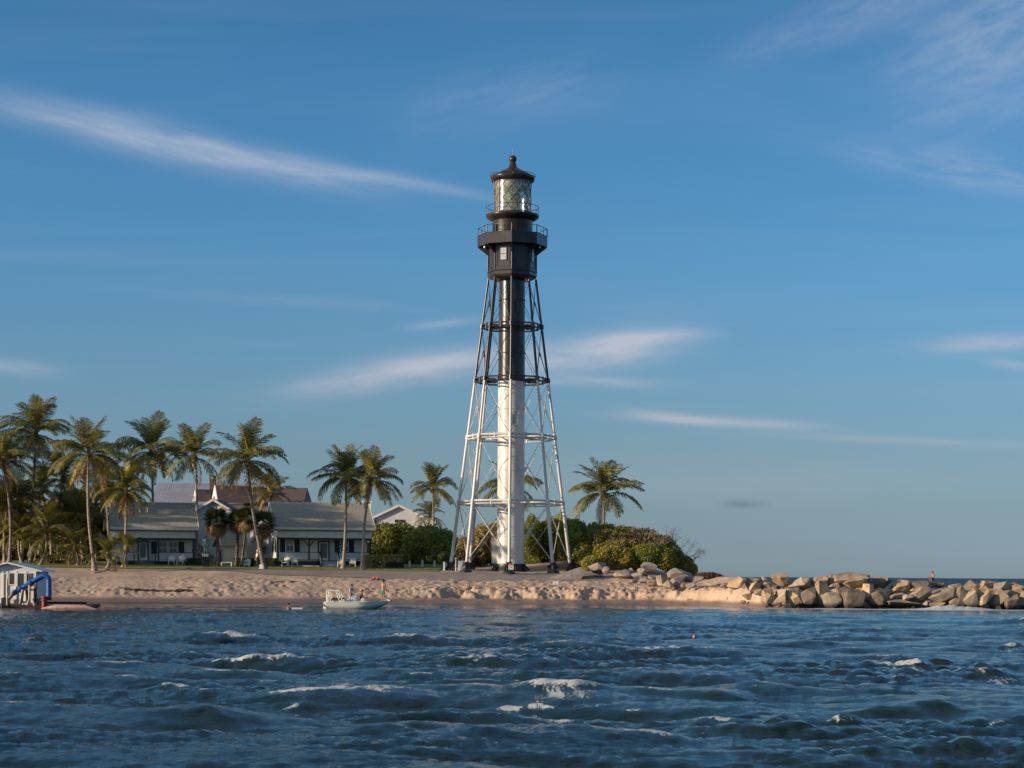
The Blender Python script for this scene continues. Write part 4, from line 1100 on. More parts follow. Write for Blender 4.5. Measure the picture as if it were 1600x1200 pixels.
LIB = {
    'up': [frond_mesh('frond', e0, e1, 1.5, 10 + i, M['frond'], droop=.25) for i, (e0, e1) in enumerate(((84, 40), (76, 20), (70, 30), (66, 5)))],
    'mid': [frond_mesh('frond', e0, e1, 1.2, 20 + i, M['frond'], droop=.55) for i, (e0, e1) in enumerate(((52, -38), (42, -30), (34, -50), (46, -60), (28, -34)))],
    'low': [frond_mesh('frond', e0, e1, 1.0, 30 + i, M['frond'], droop=.8) for i, (e0, e1) in enumerate(((12, -72), (0, -70), (-12, -80), (18, -86)))],
    'dead': [frond_mesh('frond', e0, e1, .9, 40 + i, M['frond_old'], droop=.8, ll=.17, ragged=.25) for i, (e0, e1) in enumerate(((-30, -86), (-48, -88), (-20, -84)))],
}
coco_m = material('coconut_husk', (0.20, 0.16, 0.05), 0.5, 0.3, 6)
fiber_m = material('crown_fibre', (0.20, 0.115, 0.06), 0.9, 0.3, 8, rnd=.2)
def palm(label, base, crown, Y, rpx, n=24, dead=3, bend=0.0, name='coconut_palm', group='coconut palms', up=6, spread=1.0, r0=.17, coco=True, gb=None, cup=0.0):
    S_ = K * Y
    bx, bz = at(base[0], base[1], Y); cx, cz = at(crown[0], crown[1], Y)
    bz = gz(bx, Y) - .1 if gb is None else gb
    o = thing(name, label, 'palm tree', (bx, Y, bz), 0, group)
    H = cz - bz; dxx = cx - bx
    yoff = random.uniform(-.5, .5)
    pts = []; N = 12
    for i in range(N + 1):
        u = i / N; pts.append(Vector((dxx * u ** 1.25 + bend * math.sin(PI * u), yoff * math.sin(PI * u * .8), H * u)))
    rad = [r0 * (1.0 + 1.1 * math.exp(-pts[i].z / .5)) * (1 - .42 * i / N) for i in range(N + 1)]
    g = MB(); g.tube(pts, rad, 9)
    for i in range(1, int(H / .55)):
        u = i * .55 / H; k_ = int(u * N); f_ = u * N - k_; p = pts[k_].lerp(pts[min(N, k_ + 1)], f_); r_ = rad[k_]
        g.tube([p - Vector((0, 0, .03)), p + Vector((0, 0, .03))], r_ * 1.10, 9, cap=False)
    g.build('trunk', M['bark'], o)
    top = pts[-1]
    g = MB(); g.lathe([(.13, -.5), (.26, -.15), (.24, .15), (.08, .5)], 8, top); g.build('crown_fibre', fiber_m, o)
    L0 = rpx * S_ * 1.20; n = int(n * 1.45); up = int(up * 1.5); dead = int(dead * 1.6)
    az0 = random.uniform(0, 360)
    ndead = dead
    for i in range(n):
        u = i / (n - 1.0)
        kind = 'up' if i < up else ('mid' if i < up + (n - up - ndead) * .58 else ('low' if i < n - ndead else 'dead'))
        me = random.choice(LIB[kind])
        az = R(az0 + i * 137.5 + random.uniform(-14, 14))
        L_ = L0 * random.uniform(.88, 1.1) * (.92 if kind == 'up' else (.85 if kind == 'dead' else 1.0))
        f = link('frond', me, o, (top.x + .07 * math.cos(az), top.y + .07 * math.sin(az), top.z + .25 - .35 * u), (R(random.uniform(-14, 14)), -R(random.uniform(-9, 9) + cup), az), (L_ * spread, L_, L_))
        if kind == 'dead' : f['label'] = 'brown hanging dead frond'
    if coco:
        g = MB()
        for k_ in range(7):
            a = k_ * 2.4; g.lathe([(.02, -.13), (.10, -.07), (.12, .02), (.08, .10), (.01, .13)], 6, (top.x + .27 * math.cos(a), top.y + .27 * math.sin(a), top.z - .22 - .14 * (k_ % 2)))
        x_ = g.build('coconut_cluster', coco_m, o); x_['kind'] = 'stuff'
    return o
palm('tallest palm at the far left with bare pale trunk and feathery crown above the grove', (47, 884), (56, 678), 212, 52, 27, 3)
palm('palm cut by the left edge of the picture with a drooping golden crown', (14, 882), (3, 722), 203, 52, 26, 3, 0.3)
palm('leaning front palm rooted in the sand, hanging golden fronds over the left grove', (148, 905), (139, 712), 192, 57, 29, 7, -.35)
palm('tall palm with hanging brown skirt standing just left of the grey metal roof', (239, 880), (236, 706), 216, 54, 28, 8, .1)
palm('palm with a straight slim dark trunk in front of the pale gabled house', (306, 880), (304, 714), 213, 48, 22, 2, .1)
palm('tall palm whose curved trunk meets the grass left of the porch cottage', (413, 892), (387, 722), 200, 58, 30, 7, -.35, r0=.2)
palm('ragged palm crown behind the ridge of the porch cottage', (421, 880), (423, 772), 232, 34, 22, 6)
palm('left one of two palms crossing in front of the porch cottage, base at its steps', (536, 889), (540, 748), 204, 50, 26, 3, .12)
palm('leaning palm at the right corner of the porch cottage with orange coconuts', (567, 893), (580, 752), 201, 46, 25, 2, -.2)
palm('slim palm rising above the rounded sea grape bushes left of the lighthouse', (676, 880), (676, 764), 240, 37, 19, 0, .1, r0=.15)
palm('short dark palm crown just above the bushes beneath the slim palm', (671, 880), (671, 806), 246, 26, 15, 0, 0, r0=.15, coco=False)
palm('palm whose crown shows on both sides of the white lighthouse cylinder', (799, 880), (797, 762), 226, 45, 20, 0, 0, r0=.16)
palm('lone palm standing out of the dune bushes right of the lighthouse', (942, 880), (943, 772), 222, 53, 21, 0, .05, r0=.17, spread=1.0)
GROVE = [
    ('drooping palm between the two tallest crowns of the grove', (34, 888), (28, 788), 211, 44, 25, 6),
    ('palm with a dark heavy crown low behind the thick leaning one', (104, 888), (106, 806), 213, 40, 25, 5),
    ('palm half out of the picture at the left edge behind the deckhouse', (-14, 888), (-16, 786), 206, 42, 24, 5),
    ('low palm at the foot of the leaning front palm, on its left', (122, 893), (118, 858), 203, 30, 18, 3),
    ('tall thin palm beyond the left edge, crown reaching into the picture', (-22, 888), (-24, 700), 209, 48, 24, 4),
    ('mid height palm in the grove between the tallest and the leaning front palm', (92, 884), (98, 748), 214, 42, 24, 3),
    ('palm in the grove close behind the leaning front palm, crown against its trunk', (172, 890), (166, 752), 205, 40, 25, 5),
    ('palm in front of the left cottage roof with arching fronds over the shingles', (195, 892), (198, 770), 203, 42, 26, 5),
    ('short thick palm with a pale trunk leaning right behind the barge shed', (62, 888), (72, 838), 204, 44, 22, 1),
    ('short palm with a slim trunk just left of the thick leaning one', (36, 888), (30, 838), 206, 36, 22, 3),
    ('low young palm on the sand with lit yellow fronds near the water', (166, 907), (169, 868), 193, 31, 12, 0),
    ('low young palm right beside the dark steps of the half hidden cottage', (193, 894), (197, 858), 200, 26, 13, 2),
    ('bushy palm low in the shade behind the leaning front palm', (130, 886), (122, 812), 210, 38, 24, 5),
    ('shaded palm at the left edge under the drooping golden crown', (8, 886), (12, 790), 209, 42, 26, 6),
    ('hidden palm in the depth of the grove below the tallest crown', (80, 886), (64, 766), 218, 40, 24, 5),
    ('rear palm of the grove showing between two taller crowns', (210, 886), (206, 742), 222, 32, 22, 4),
    ('palm at the back of the grove with its crown low over the hedge', (150, 886), (148, 792), 219, 34, 24, 6),
]
for (lb, ba, cr, Y, r_, n_, d_) in GROVE: palm(lb, ba, cr, Y, r_, n_, d_, random.uniform(-.3, .3), coco=n_ > 20)
OUT = [(-70, 206, 13), (-60, 207, 12), (-84, 203, 15), (-92, 199, 16)]
for k_, (x_, y_, h_) in enumerate(OUT):
    pxx = 800 + x_ / (K * y_); palm('palm of the grove beyond the left edge of the picture, %s along' % ordinal(k_), (pxx, 884), (pxx + 3, HOR - (gz(x_, y_) + h_ - EYE) / (K * y_) - 5), y_, 52, 24, 3, coco=False)

# fan palms
def fan_mesh(name, seed, leafm, droop):
    rr = np.random.RandomState(seed); V = []; F = []; mi = []
    L1 = .55
    V += [(0, .012, 0), (0, -.012, 0), (L1, .008, -.06), (L1, -.008, -.06)]; F.append((0, 1, 3, 2)); mi.append(1)
    c = np.array([L1, 0, -.06]); n = 22
    for i in range(n):
        a = R(-125 + 250 * i / (n - 1)); l_ = .5 * rr.uniform(.85, 1.1); d = np.array([math.cos(a), math.sin(a), -.15 - .1 * rr.rand()])
        w_ = np.array([-math.sin(a), math.cos(a), 0]) * .032
        q1 = c + d * l_ * .6; q2 = q1 + (d + np.array([0, 0, -droop * rr.uniform(.6, 1.5)])) * l_ * .42; b = len(V)
        V += [tuple(c - w_ * .3), tuple(c + w_ * .3), tuple(q1 - w_), tuple(q1 + w_), tuple(q2)]
        F += [(b, b + 1, b + 3, b + 2), (b + 2, b + 3, b + 4)]; mi += [0, 0]
    me = bpy.data.meshes.new(name); me.from_pydata([tuple(map(float, v)) for v in V], [], F)
    me.materials.append(leafm); me.materials.append(M['rachis']); me.polygons.foreach_set('material_index', mi); me.update()
    return me
FAN = [fan_mesh('fan_frond', i, M['fan'], .7) for i in range(3)]; FAND = [fan_mesh('fan_frond', 7 + i, M['fan_old'], 1.6) for i in range(3)]
def fan_palm(label, base, crown, Y, rpx, r0=.16, n=44):
    S_ = K * Y; bx, _ = at(base[0], base[1], Y); cx, cz = at(crown[0], crown[1], Y); bz = gz(bx, Y) - .05
    o = thing('fan_palm', label, 'palm tree', (bx, Y, bz), 0, 'fan palms by the cottages')
    top = Vector((cx - bx, 0, cz - bz)); g = MB(); g.tube([(0, 0, 0), top * .5 + Vector((.05, 0, 0)), top], [r0 * 1.3, r0, r0 * 1.05], 9)
    for i in range(int(top.z / .3)):
        u = (i + .5) * .3 / top.z; p = top * u; a = i * 2.4; g.bar(p + Vector((math.cos(a), math.sin(a), 0)) * r0 * .8, p + Vector((math.cos(a) * r0 * 1.35, math.sin(a) * r0 * 1.35, .16)), .07, .04)
    g.build('trunk', M['sabal_bark'], o)
    for i in range(n):
        u = i / (n - 1.0); el = 80 - 150 * u; az = R(i * 137.5)
        me = random.choice(FAND if u > .62 else FAN); L_ = rpx * S_ * random.uniform(.85, 1.05)
        f = link('frond', me, o, (top.x, top.y, top.z), (R(random.uniform(-25, 25)), -R(el), az), (L_,) * 3)
        if u > .62: f['label'] = 'dry brown drooping fan'
fan_palm('round headed fan palm before the small shed, leftmost of the fan palms', (341, 889), (338, 814), 206, 25)
fan_palm('dark trunked fan palm second from the left beside the garage', (369, 889), (372, 812), 207, 22)
fan_palm('slender fan palm second from the right in front of the garage wall', (377, 889), (385, 810), 205, 22, .13)
fan_palm('stout fan palm with shaggy crown at the left end of the porch cottage', (400, 889), (411, 818), 206, 25, .26)

# ------------------------------------------------------------------ bushes
def foliage(name, blobs, n, ls, mat_, parent, org, seed, box=False, inner=.72, flat=.0, clump=.22):
    """many leaf sized faces over the blobs; blobs in world metres (cx, cy, cz, rx, ry, rz)"""
    rr = np.random.RandomState(seed); A = np.array([b[3] * b[4] + b[4] * b[5] + b[3] * b[5] for b in blobs]); cnt = (n * A / A.sum()).astype(int)
    Ps = []; Ns = []
    for b, c in zip(blobs, cnt):
        d = rr.normal(size=(c, 3)); d /= np.linalg.norm(d, axis=1)[:, None]
        if box:
            d = rr.uniform(-1, 1, size=(c, 3)); ax = rr.randint(0, 3, c); sg = rr.choice([-1, 1], c); d[np.arange(c), ax] = sg; nn = np.zeros((c, 3)); nn[np.arange(c), ax] = sg
            k = rr.uniform(.94, 1.03, c)
        else:
            nn = d.copy(); k = inner + (1.03 - inner) * rr.uniform(0, 1, c) ** .5
            w_ = np.array([b[0], b[1], b[2]]) + d * np.array(b[3:6])
            k = np.where(rr.uniform(0, 1, c) < .05, k + rr.uniform(0, .16, c), k)
            k = k + clump * fbm(w_[:, 0] * .9, w_[:, 1] * .9, w_[:, 2] * .9, seed=seed, octs=3) + .06 * vnoise(w_[:, 0] * 2.5, w_[:, 1] * 2.5, w_[:, 2] * 2.5, seed=seed + 1)
        P = np.array(b[:3]) + d * np.array(b[3:6]) * k[:, None]
        ok = P[:, 2] > (org[2] - .1)
        Ps.append(P[ok]); Ns.append(nn[ok])
    P = np.concatenate(Ps) - np.array(org); Nn = np.concatenate(Ns)
    c = len(P); Nn = Nn * .6 + rr.normal(size=(c, 3)) * .7; Nn[:, 2] *= (1 - flat); Nn /= np.linalg.norm(Nn, axis=1)[:, None]
    u = np.cross(Nn, rr.normal(size=(c, 3))); u /= np.linalg.norm(u, axis=1)[:, None]; v = np.cross(Nn, u)
    s = ls * rr.uniform(.6, 1.25, c)[:, None]
    V = np.empty((c, 4, 3)); bend_ = Nn * s * .18
    V[:, 0] = P - u * s * .5; V[:, 1] = P - v * s * .42 + bend_; V[:, 2] = P + u * s * .5; V[:, 3] = P + v * s * .42 + bend_
    F = np.arange(4 * c).reshape(c, 4)
    return link(name, np_mesh(name, V.reshape(-1, 3), F, mats=[mat_]), parent)
def core(blobs, parent, org, k=.70, seed=1):  # shrunken solid blobs added behind the leaves as a dark, light-blocking interior
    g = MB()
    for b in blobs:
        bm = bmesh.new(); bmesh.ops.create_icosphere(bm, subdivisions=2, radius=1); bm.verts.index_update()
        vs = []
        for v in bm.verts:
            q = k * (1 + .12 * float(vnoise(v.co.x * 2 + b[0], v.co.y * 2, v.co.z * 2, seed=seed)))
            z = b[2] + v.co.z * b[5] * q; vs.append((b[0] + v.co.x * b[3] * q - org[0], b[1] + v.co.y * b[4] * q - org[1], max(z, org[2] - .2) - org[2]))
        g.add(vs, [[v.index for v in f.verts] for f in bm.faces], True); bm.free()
    o_ = g.build('dark_core', M['core'], parent); o_['kind'] = 'stuff'
def twigs(parent, roots, mat_, seed, depth=4, name='branches', spread=32):
    rr = random.Random(seed); g = MB()
    def grow(p, d, l, r, k):
        q = p + d * l; m_ = p.lerp(q, .5) + Vector((rr.uniform(-1, 1), rr.uniform(-1, 1), rr.uniform(-1, 1))) * l * .06
        g.tube([p, m_, q], [r, r * .85, r * .65], 4, cap=False)
        if k <= 0: return
        for _ in range(rr.choice((2, 2, 3))):
            ax = Vector((rr.uniform(-1, 1), rr.uniform(-1, 1), rr.uniform(-.6, .6))).normalized()
            grow(q, (Matrix.Rotation(R(rr.uniform(.4, 1) * spread), 3, ax) @ d).normalized(), l * rr.uniform(.62, .85), r * .62, k - 1)
    for (p, d, l, r) in roots: grow(Vector(p), Vector(d).normalized(), l, r, depth)
    o_ = g.build(name, mat_, parent); o_['kind'] = 'stuff'; return o_
def bush(label, Y, px, n, ls, mat_, seed, name='sea_grape_bush', cat='bush', group=None, tw=0, twm=None, leaf='leaves', clump=.34, inner=.72, ck=.70):
    """px: list of (cx, cy, rx, ry, depth radius m, dy m)"""
    bl = []
    for (cx, cy, rx, ry, rd, dy) in px:
        x, z = at(cx, cy, Y + dy); bl.append((x, Y + dy, z, rx * K * (Y + dy), rd, ry * K * (Y + dy)))
    ox = sum(b[0] for b in bl) / len(bl); org = (ox, Y, gz(ox, Y))
    o = thing(name, label, cat, org, 0, group)
    f = foliage(leaf, bl, n, ls, mat_, o, org, seed, clump=clump, inner=inner); f['kind'] = 'stuff'
    if ck: core(bl, o, org, ck, seed)
    if tw:
        rr = random.Random(seed); roots = []
        for _ in range(tw):
            b = rr.choice(bl); a = rr.uniform(PI, 2 * PI); q = rr.uniform(.3, .95)
            p = (b[0] + b[3] * q * math.cos(a) * .95 - org[0], b[1] + b[4] * math.sin(a) * .72 - org[1], b[2] - b[5] * rr.uniform(-.1, .7) - org[2])
            roots.append((p, (rr.uniform(-.8, .8), -.5, rr.uniform(.3, 1)), rr.uniform(.5, .9), .05))
        twigs(o, roots, twm or M['branch'], seed, 3)
    return o
bush('rounded glossy sea grape bush just right of the porch cottage', 232, [(600, 850, 34, 32, 4, 0), (625, 848, 27, 28, 4, 1), (580, 862, 20, 25, 3.5, 0)], 15000, .27, M['grape'], 1, group='rounded sea grape bushes')
bush('rounded deep green sea grape bush nearest the left leg of the lighthouse', 228, [(668, 856, 36, 34, 4, 0), (695, 862, 22, 32, 4, 1), (640, 868, 17, 20, 3, -1), (668, 876, 30, 14, 2.5, -2)], 17000, .27, M['grape'], 2, group='rounded sea grape bushes', tw=10)
bush('brownish bush seen between the left legs of the lighthouse', 217, [(728, 866, 22, 26, 3, 0), (752, 852, 20, 30, 3, 0), (775, 850, 18, 32, 3, 0)], 12000, .26, M['grape_dry'], 3, tw=14)
bush('tall dark green bush seen between the right legs of the lighthouse', 216, [(832, 850, 18, 40, 3, 0), (858, 846, 24, 38, 3, 1), (880, 848, 20, 38, 3, 0)], 15000, .26, M['grape'], 4, tw=14)
bush('green bush at the left end of the dune, beside the right leg', 209, [(898, 846, 24, 36, 3.2, 0), (925, 852, 22, 32, 3, 0), (905, 866, 24, 20, 2.6, -2)], 15000, .25, M['grape'], 5, tw=6, group='bushes on the dune')
bush('golden topped bush in the middle of the dune under the lone palm', 207, [(945, 846, 32, 26, 3, 1), (975, 848, 30, 24, 3, 0), (958, 860, 30, 20, 2.6, -1)], 16000, .23, M['grape_yellow'], 6, tw=34, group='bushes on the dune')
bush('dry grey twiggy bush on the right shoulder of the dune', 206, [(1005, 851, 28, 23, 3, 0), (1030, 858, 22, 24, 3, 0), (1015, 868, 30, 16, 2.4, -1.5)], 12500, .21, M['grape_dry'], 7, tw=75, group='bushes on the dune')
bush('green bush falling to the right end of the dune', 205, [(1050, 872, 18, 22, 2.4, 0), (1068, 882, 14, 14, 2, 0), (1080, 890, 9, 8, 1.5, 0)], 8500, .20, M['grape'], 8, tw=8, group='bushes on the dune')
bush('low yellow bush in front of the dune above the pale rocks', 202, [(950, 868, 24, 17, 1.8, 0), (976, 872, 20, 15, 1.6, 0)], 10000, .19, M['grape_yellow'], 9, group='bushes on the dune')
bush('low olive bush above the tilted slab rocks', 202, [(1010, 870, 26, 18, 1.8, 0), (1040, 874, 20, 16, 1.6, 0), (990, 878, 16, 12, 1.4, 0), (1030, 858, 18, 12, 1.6, 2)], 13000, .18, M['grape'], 10, group='bushes on the dune')
bush('small tufted shrub growing beside the concrete ramp', 200, [(916, 882, 8, 11, .8, 0), (925, 877, 8, 9, .8, 0)], 2400, .15, M['grape_yellow'], 11, group='bushes on the dune', ck=.5)
bush('dark reddish low shrub hummock left of the jetty', 199, [(1105, 903, 26, 9, 2, 0), (1130, 907, 24, 6, 2, 0)], 6000, .13, material('red_brown_scrub', (.10, .05, .035), .9, .3, 4), 12, name='low_shrub', clump=.12)
bush('clipped dark ball shrub left of the nearest lighthouse leg', 206, [(694, 871, 10, 9, .7, 0)], 1600, .10, M['hedge'], 13, name='round_shrub', clump=.05, inner=.9)
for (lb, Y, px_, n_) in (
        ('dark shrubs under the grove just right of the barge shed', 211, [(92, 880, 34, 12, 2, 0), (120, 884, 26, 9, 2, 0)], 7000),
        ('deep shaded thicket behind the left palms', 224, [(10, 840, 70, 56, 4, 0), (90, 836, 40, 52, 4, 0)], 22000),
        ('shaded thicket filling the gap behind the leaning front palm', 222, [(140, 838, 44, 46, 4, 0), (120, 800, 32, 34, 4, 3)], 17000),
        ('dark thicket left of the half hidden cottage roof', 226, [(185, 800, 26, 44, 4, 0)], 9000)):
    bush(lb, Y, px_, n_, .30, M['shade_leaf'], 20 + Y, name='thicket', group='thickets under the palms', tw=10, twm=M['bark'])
# bare branches leaning out at the dune's right end
x_, z_ = at(1048, 868, 208); o = thing('bare_shrub', 'leafless grey branches leaning out over the right end of the dune', 'shrub', (x_, 208, gz(x_, 208)))
zo = gz(x_, 208); rr = random.Random(4)
for k_ in range(5):
    x2, z2 = at(1040 + k_ * 7, 862 + k_ * 4, 208)
    tw_ = twigs(o, [((x2 - x_, rr.uniform(-.5, .5), z2 - zo), (.35 + .25 * k_ / 4 + rr.uniform(-.2, .2), rr.uniform(-.2, .2), .8 - .1 * k_), .80, .035)], M['driftwood'], 60 + k_, 5, 'branch', 30)

def hedge(label, Y, px0, px1, py0, py1, d, seed, cat='hedge'):
    x0, zt = at(px0, py0, Y); x1, _ = at(px1, py0, Y); zb_ = gz((x0 + x1) / 2, Y + d / 2); org = (x0, Y, zb_)
    o = thing('clipped_hedge', label, cat, org, 0, 'clipped hedges')
    bl = [((x0 + x1) / 2, Y + d / 2, (zt + zb_) / 2, (x1 - x0) / 2, d / 2, (zt - zb_) / 2)]
    f = foliage('leaves', bl, int(900 * ((x1 - x0) * d + (x1 - x0) * (zt - zb_) * 2)), .075, M['hedge'], o, org, seed, box=True); f['kind'] = 'stuff'
    g = MB(); g.bevbox(.05, x1 - x0 - .05, .05, d - .05, -.1, zt - zb_ - .04, .08); g.build('dark_core', M['core'], o)
hedge('low clipped hedge block nearest the leaning palm at the cottage corner', 204, 566, 585, 873, 889, 1.2, 1)
hedge('middle clipped hedge block, a step higher, right of the porch cottage', 206, 566, 590, 869, 888, 1.2, 2)
hedge('long clipped hedge running toward the sea grapes', 208, 566, 629, 867, 888, 1.4, 3)
hedge('dark hedge at the right corner of the half hidden cottage', 207.5, 292, 313, 872, 890, 1.2, 4)
hedge('long dark hedge behind the palm trunks left of the porch cottage', 207.5, 366, 431, 872, 889, 1.0, 5)

# ------------------------------------------------------------------ boulders
rock_m = []
for i, (a, b) in enumerate((((.44, .33, .225), (.25, .185, .13)), ((.38, .30, .22), (.21, .165, .12)), ((.49, .35, .21), (.28, .19, .12)), ((.33, .25, .18), (.16, .12, .09)))):
    m_ = material('jetty_stone', a, .85, .15, 1.1, .7, 4, col2=b, rnd=.35, bdist=.07); rock_m.append(m_)
def wet_rock(m_):
    t = NT(m_.node_tree); b = t.n['Principled BSDF']; lk = b.inputs['Base Color'].links[0].from_socket
    ge = t.node('ShaderNodeNewGeometry'); sp = t.node('ShaderNodeSeparateXYZ'); t.l.new(ge.outputs['Position'], sp.inputs[0])
    nz = t.noise(ge.outputs['Position'], 1.5, 4); wet = t.sstep(t.m('ADD', sp.outputs[2], t.m('MULTIPLY', nz, .4)), .75, .35)
    t.l.new(t.mix(wet, lk, (.045, .035, .025, 1)), b.inputs['Base Color'])
for m_ in rock_m: wet_rock(m_)
grey_rock = material('dune_stone', (.30, .25, .22), .85, .15, 1.1, .6, 4, col2=(.20, .165, .145), rnd=.12, bdist=.05)
def rock_mesh(w_, d_, h_, seed, tilt=0.0, flat=0):
    rr = random.Random(seed); bm = bmesh.new()
    n = rr.choice((11, 13, 15, 18))
    for _ in range(n):
        v = Vector((rr.gauss(0, 1), rr.gauss(0, 1), rr.gauss(0, 1)))
        v = Vector([math.copysign(abs(c) ** .75, c) for c in v.normalized()]); v = v / max(.75, v.length * rr.uniform(.86, 1.0))
        bm.verts.new(v)
    bmesh.ops.convex_hull(bm, input=bm.verts)
    bmesh.ops.delete(bm, geom=[v for v in bm.verts if not v.link_faces], context='VERTS')
    bmesh.ops.dissolve_limit(bm, angle_limit=R(14), verts=bm.verts, edges=bm.edges)
    bmesh.ops.bevel(bm, geom=bm.edges[:], offset=.055, segments=2, affect='EDGES', profile=.6)
    bmesh.ops.triangulate(bm, faces=bm.faces)
    bmesh.ops.subdivide_edges(bm, edges=[e for e in bm.edges if e.calc_length() > .34], cuts=2)
    bmesh.ops.triangulate(bm, faces=bm.faces)
    bm.verts.ensure_lookup_table()
    co = np.array([v.co[:] for v in bm.verts]); nn = np.array([v.normal[:] for v in bm.verts]); bm.normal_update()
    co = co * np.array([w_, d_, h_]) * .5
    if tilt:
        c_, s_ = math.cos(R(tilt)), math.sin(R(tilt)); x, z = co[:, 0].copy(), co[:, 2].copy(); co[:, 0] = x * c_ - z * s_; co[:, 2] = x * s_ + z * c_
    q = fbm(co[:, 0] * 1.6 + seed, co[:, 1] * 1.6, co[:, 2] * 1.6, seed=seed, octs=4)
    ridge = 1 - np.abs(fbm(co[:, 0] * 2.6 + seed, co[:, 1] * 2.6, co[:, 2] * 2.6, seed=seed + 3, octs=3)) * 2
    co = co * (1 + (.10 * q + .05 * ridge)[:, None])
    mn, mx = co.min(0), co.max(0); co = (co - (mn + mx) / 2) / (mx - mn) * (np.array([w_, d_, h_]) if not tilt else np.array([w_, d_, h_]))
    for v, c in zip(bm.verts, co): v.co = c
    me = bpy.data.meshes.new('boulder'); bm.to_mesh(me); bm.free()
    return me
def desc(w_, h_, tilt):
    s = 'big' if w_ * h_ > 650 else ('small' if w_ * h_ < 200 else 'mid sized')
    f = 'low flat' if w_ > 1.9 * h_ else ('upright' if h_ > 1.1 * w_ else 'blocky')
    return s + ' ' + f + (' tilted' if abs(tilt) > 12 else '')
def rocks(lst, Y, mats, where, group, seed0, dk=.95):
    lst = sorted(lst, key=lambda r: r[0])
    for i, r_ in enumerate(lst):
        cx, cy, w_, h_ = r_[:4]; tilt = r_[4] if len(r_) > 4 else 0; Yr = r_[5] if len(r_) > 5 else Y + random.uniform(-.25, .25)
        S_ = K * Yr; x, z = at(cx, cy, Yr); W_, H_ = w_ * S_ * 1.16, h_ * S_ * 1.08
        me = rock_mesh(W_, max(W_, H_) * dk, H_, seed0 + i * 13, tilt); me.materials.append(random.choice(mats))
        o = link('boulder', me, None, (x, Yr, z), (0, 0, 0))
        tag(o, '%s boulder %s from the left in %s' % (desc(w_, h_, tilt).replace('mid sized ', ''), ordinal(i).replace('twenty ', 'twenty-'), where), 'boulder', group)
back = [(1151, 911, 26, 20, 35), (1177, 909, 26, 13), (1195, 905, 9, 10), (1221, 905.5, 29, 20), (1183, 917, 30, 16, 15), (1201, 916, 18, 13), (1247, 911, 36, 18, 14), (1280, 911, 23, 20), (1300, 906, 18, 18),
        (1331, 903.5, 52, 18), (1337, 911.5, 34, 17, 18, 167.5), (1303, 914, 24, 13), (1375, 913, 34, 24), (1408, 920, 32, 26), (1440, 917, 34, 18), (1463, 913.5, 22, 10, 0, 171), (1520, 918, 32, 22, -22), (1545, 916, 30, 17, -8),
        (1566, 918, 28, 18), (1590, 921, 28, 20), (1492, 919, 24, 14), (1616, 922, 30, 22), (1644, 924, 30, 24), (1240, 920, 30, 14), (1268, 918, 26, 14), (1350, 920, 26, 16), (1425, 924, 24, 16)]
front = [(1199, 934, 20, 27), (1216, 934, 24, 26), (1219, 944, 25, 13), (1241, 933, 24, 26), (1264, 931, 24, 28), (1283, 923, 19, 30), (1295, 937, 36, 27), (1316, 929, 20, 22), (1333, 936, 33, 30), (1355, 927, 22, 28), (1373, 935, 29, 28),
         (1368, 947, 14, 10), (1408, 944, 46, 15, -10), (1419, 935, 16, 12), (1442, 927, 23, 21), (1444, 946, 20, 13), (1473, 930, 42, 24, 24), (1464, 947, 24, 13), (1496, 933, 30, 32, 14), (1480, 949, 14, 10), (1516, 935, 22, 30), (1535, 938, 27, 27),
         (1561, 936, 29, 32), (1580, 941, 27, 24), (1598, 943, 22, 22), (1622, 942, 28, 26), (1648, 943, 28, 28), (1249, 946, 26, 10), (1340, 949, 30, 8)]
rocks(back, 170.2, rock_m, 'the upper row of the jetty', 'jetty boulders, upper row', 100, .8)
rocks(front, 166.3, rock_m, 'the waterside row of the jetty', 'jetty boulders, waterside row', 500, .8)
mid_ = [(1210 + 28 * k, 929 + (k % 3) * 2, 30, 18, random.uniform(-14, 14)) for k in range(16)]
rocks(mid_, 168.6, rock_m, 'the dark middle layer of the jetty', 'jetty boulders, middle layer', 900, .8)
g = MB(); rr = random.Random(8)
for k in range(280):
    x = rr.uniform(21.5, 47); y = rr.uniform(165.0, 171.5); z = gz(x, y) + rr.uniform(-.1, .25); r_ = rr.uniform(.12, .42)
    bm = bmesh.new()
    for _ in range(9): bm.verts.new(Vector((rr.gauss(0, 1), rr.gauss(0, 1), rr.gauss(0, .8))).normalized() * r_)
    bmesh.ops.convex_hull(bm, input=bm.verts); bmesh.ops.delete(bm, geom=[v for v in bm.verts if not v.link_faces], context='VERTS'); bm.verts.index_update()
    g.add([(v.co.x + x, v.co.y + y, v.co.z + z) for v in bm.verts], [[v.index for v in f.verts] for f in bm.faces]); bm.free()
tag(g.build('rubble', rock_m[3]), kind='stuff')
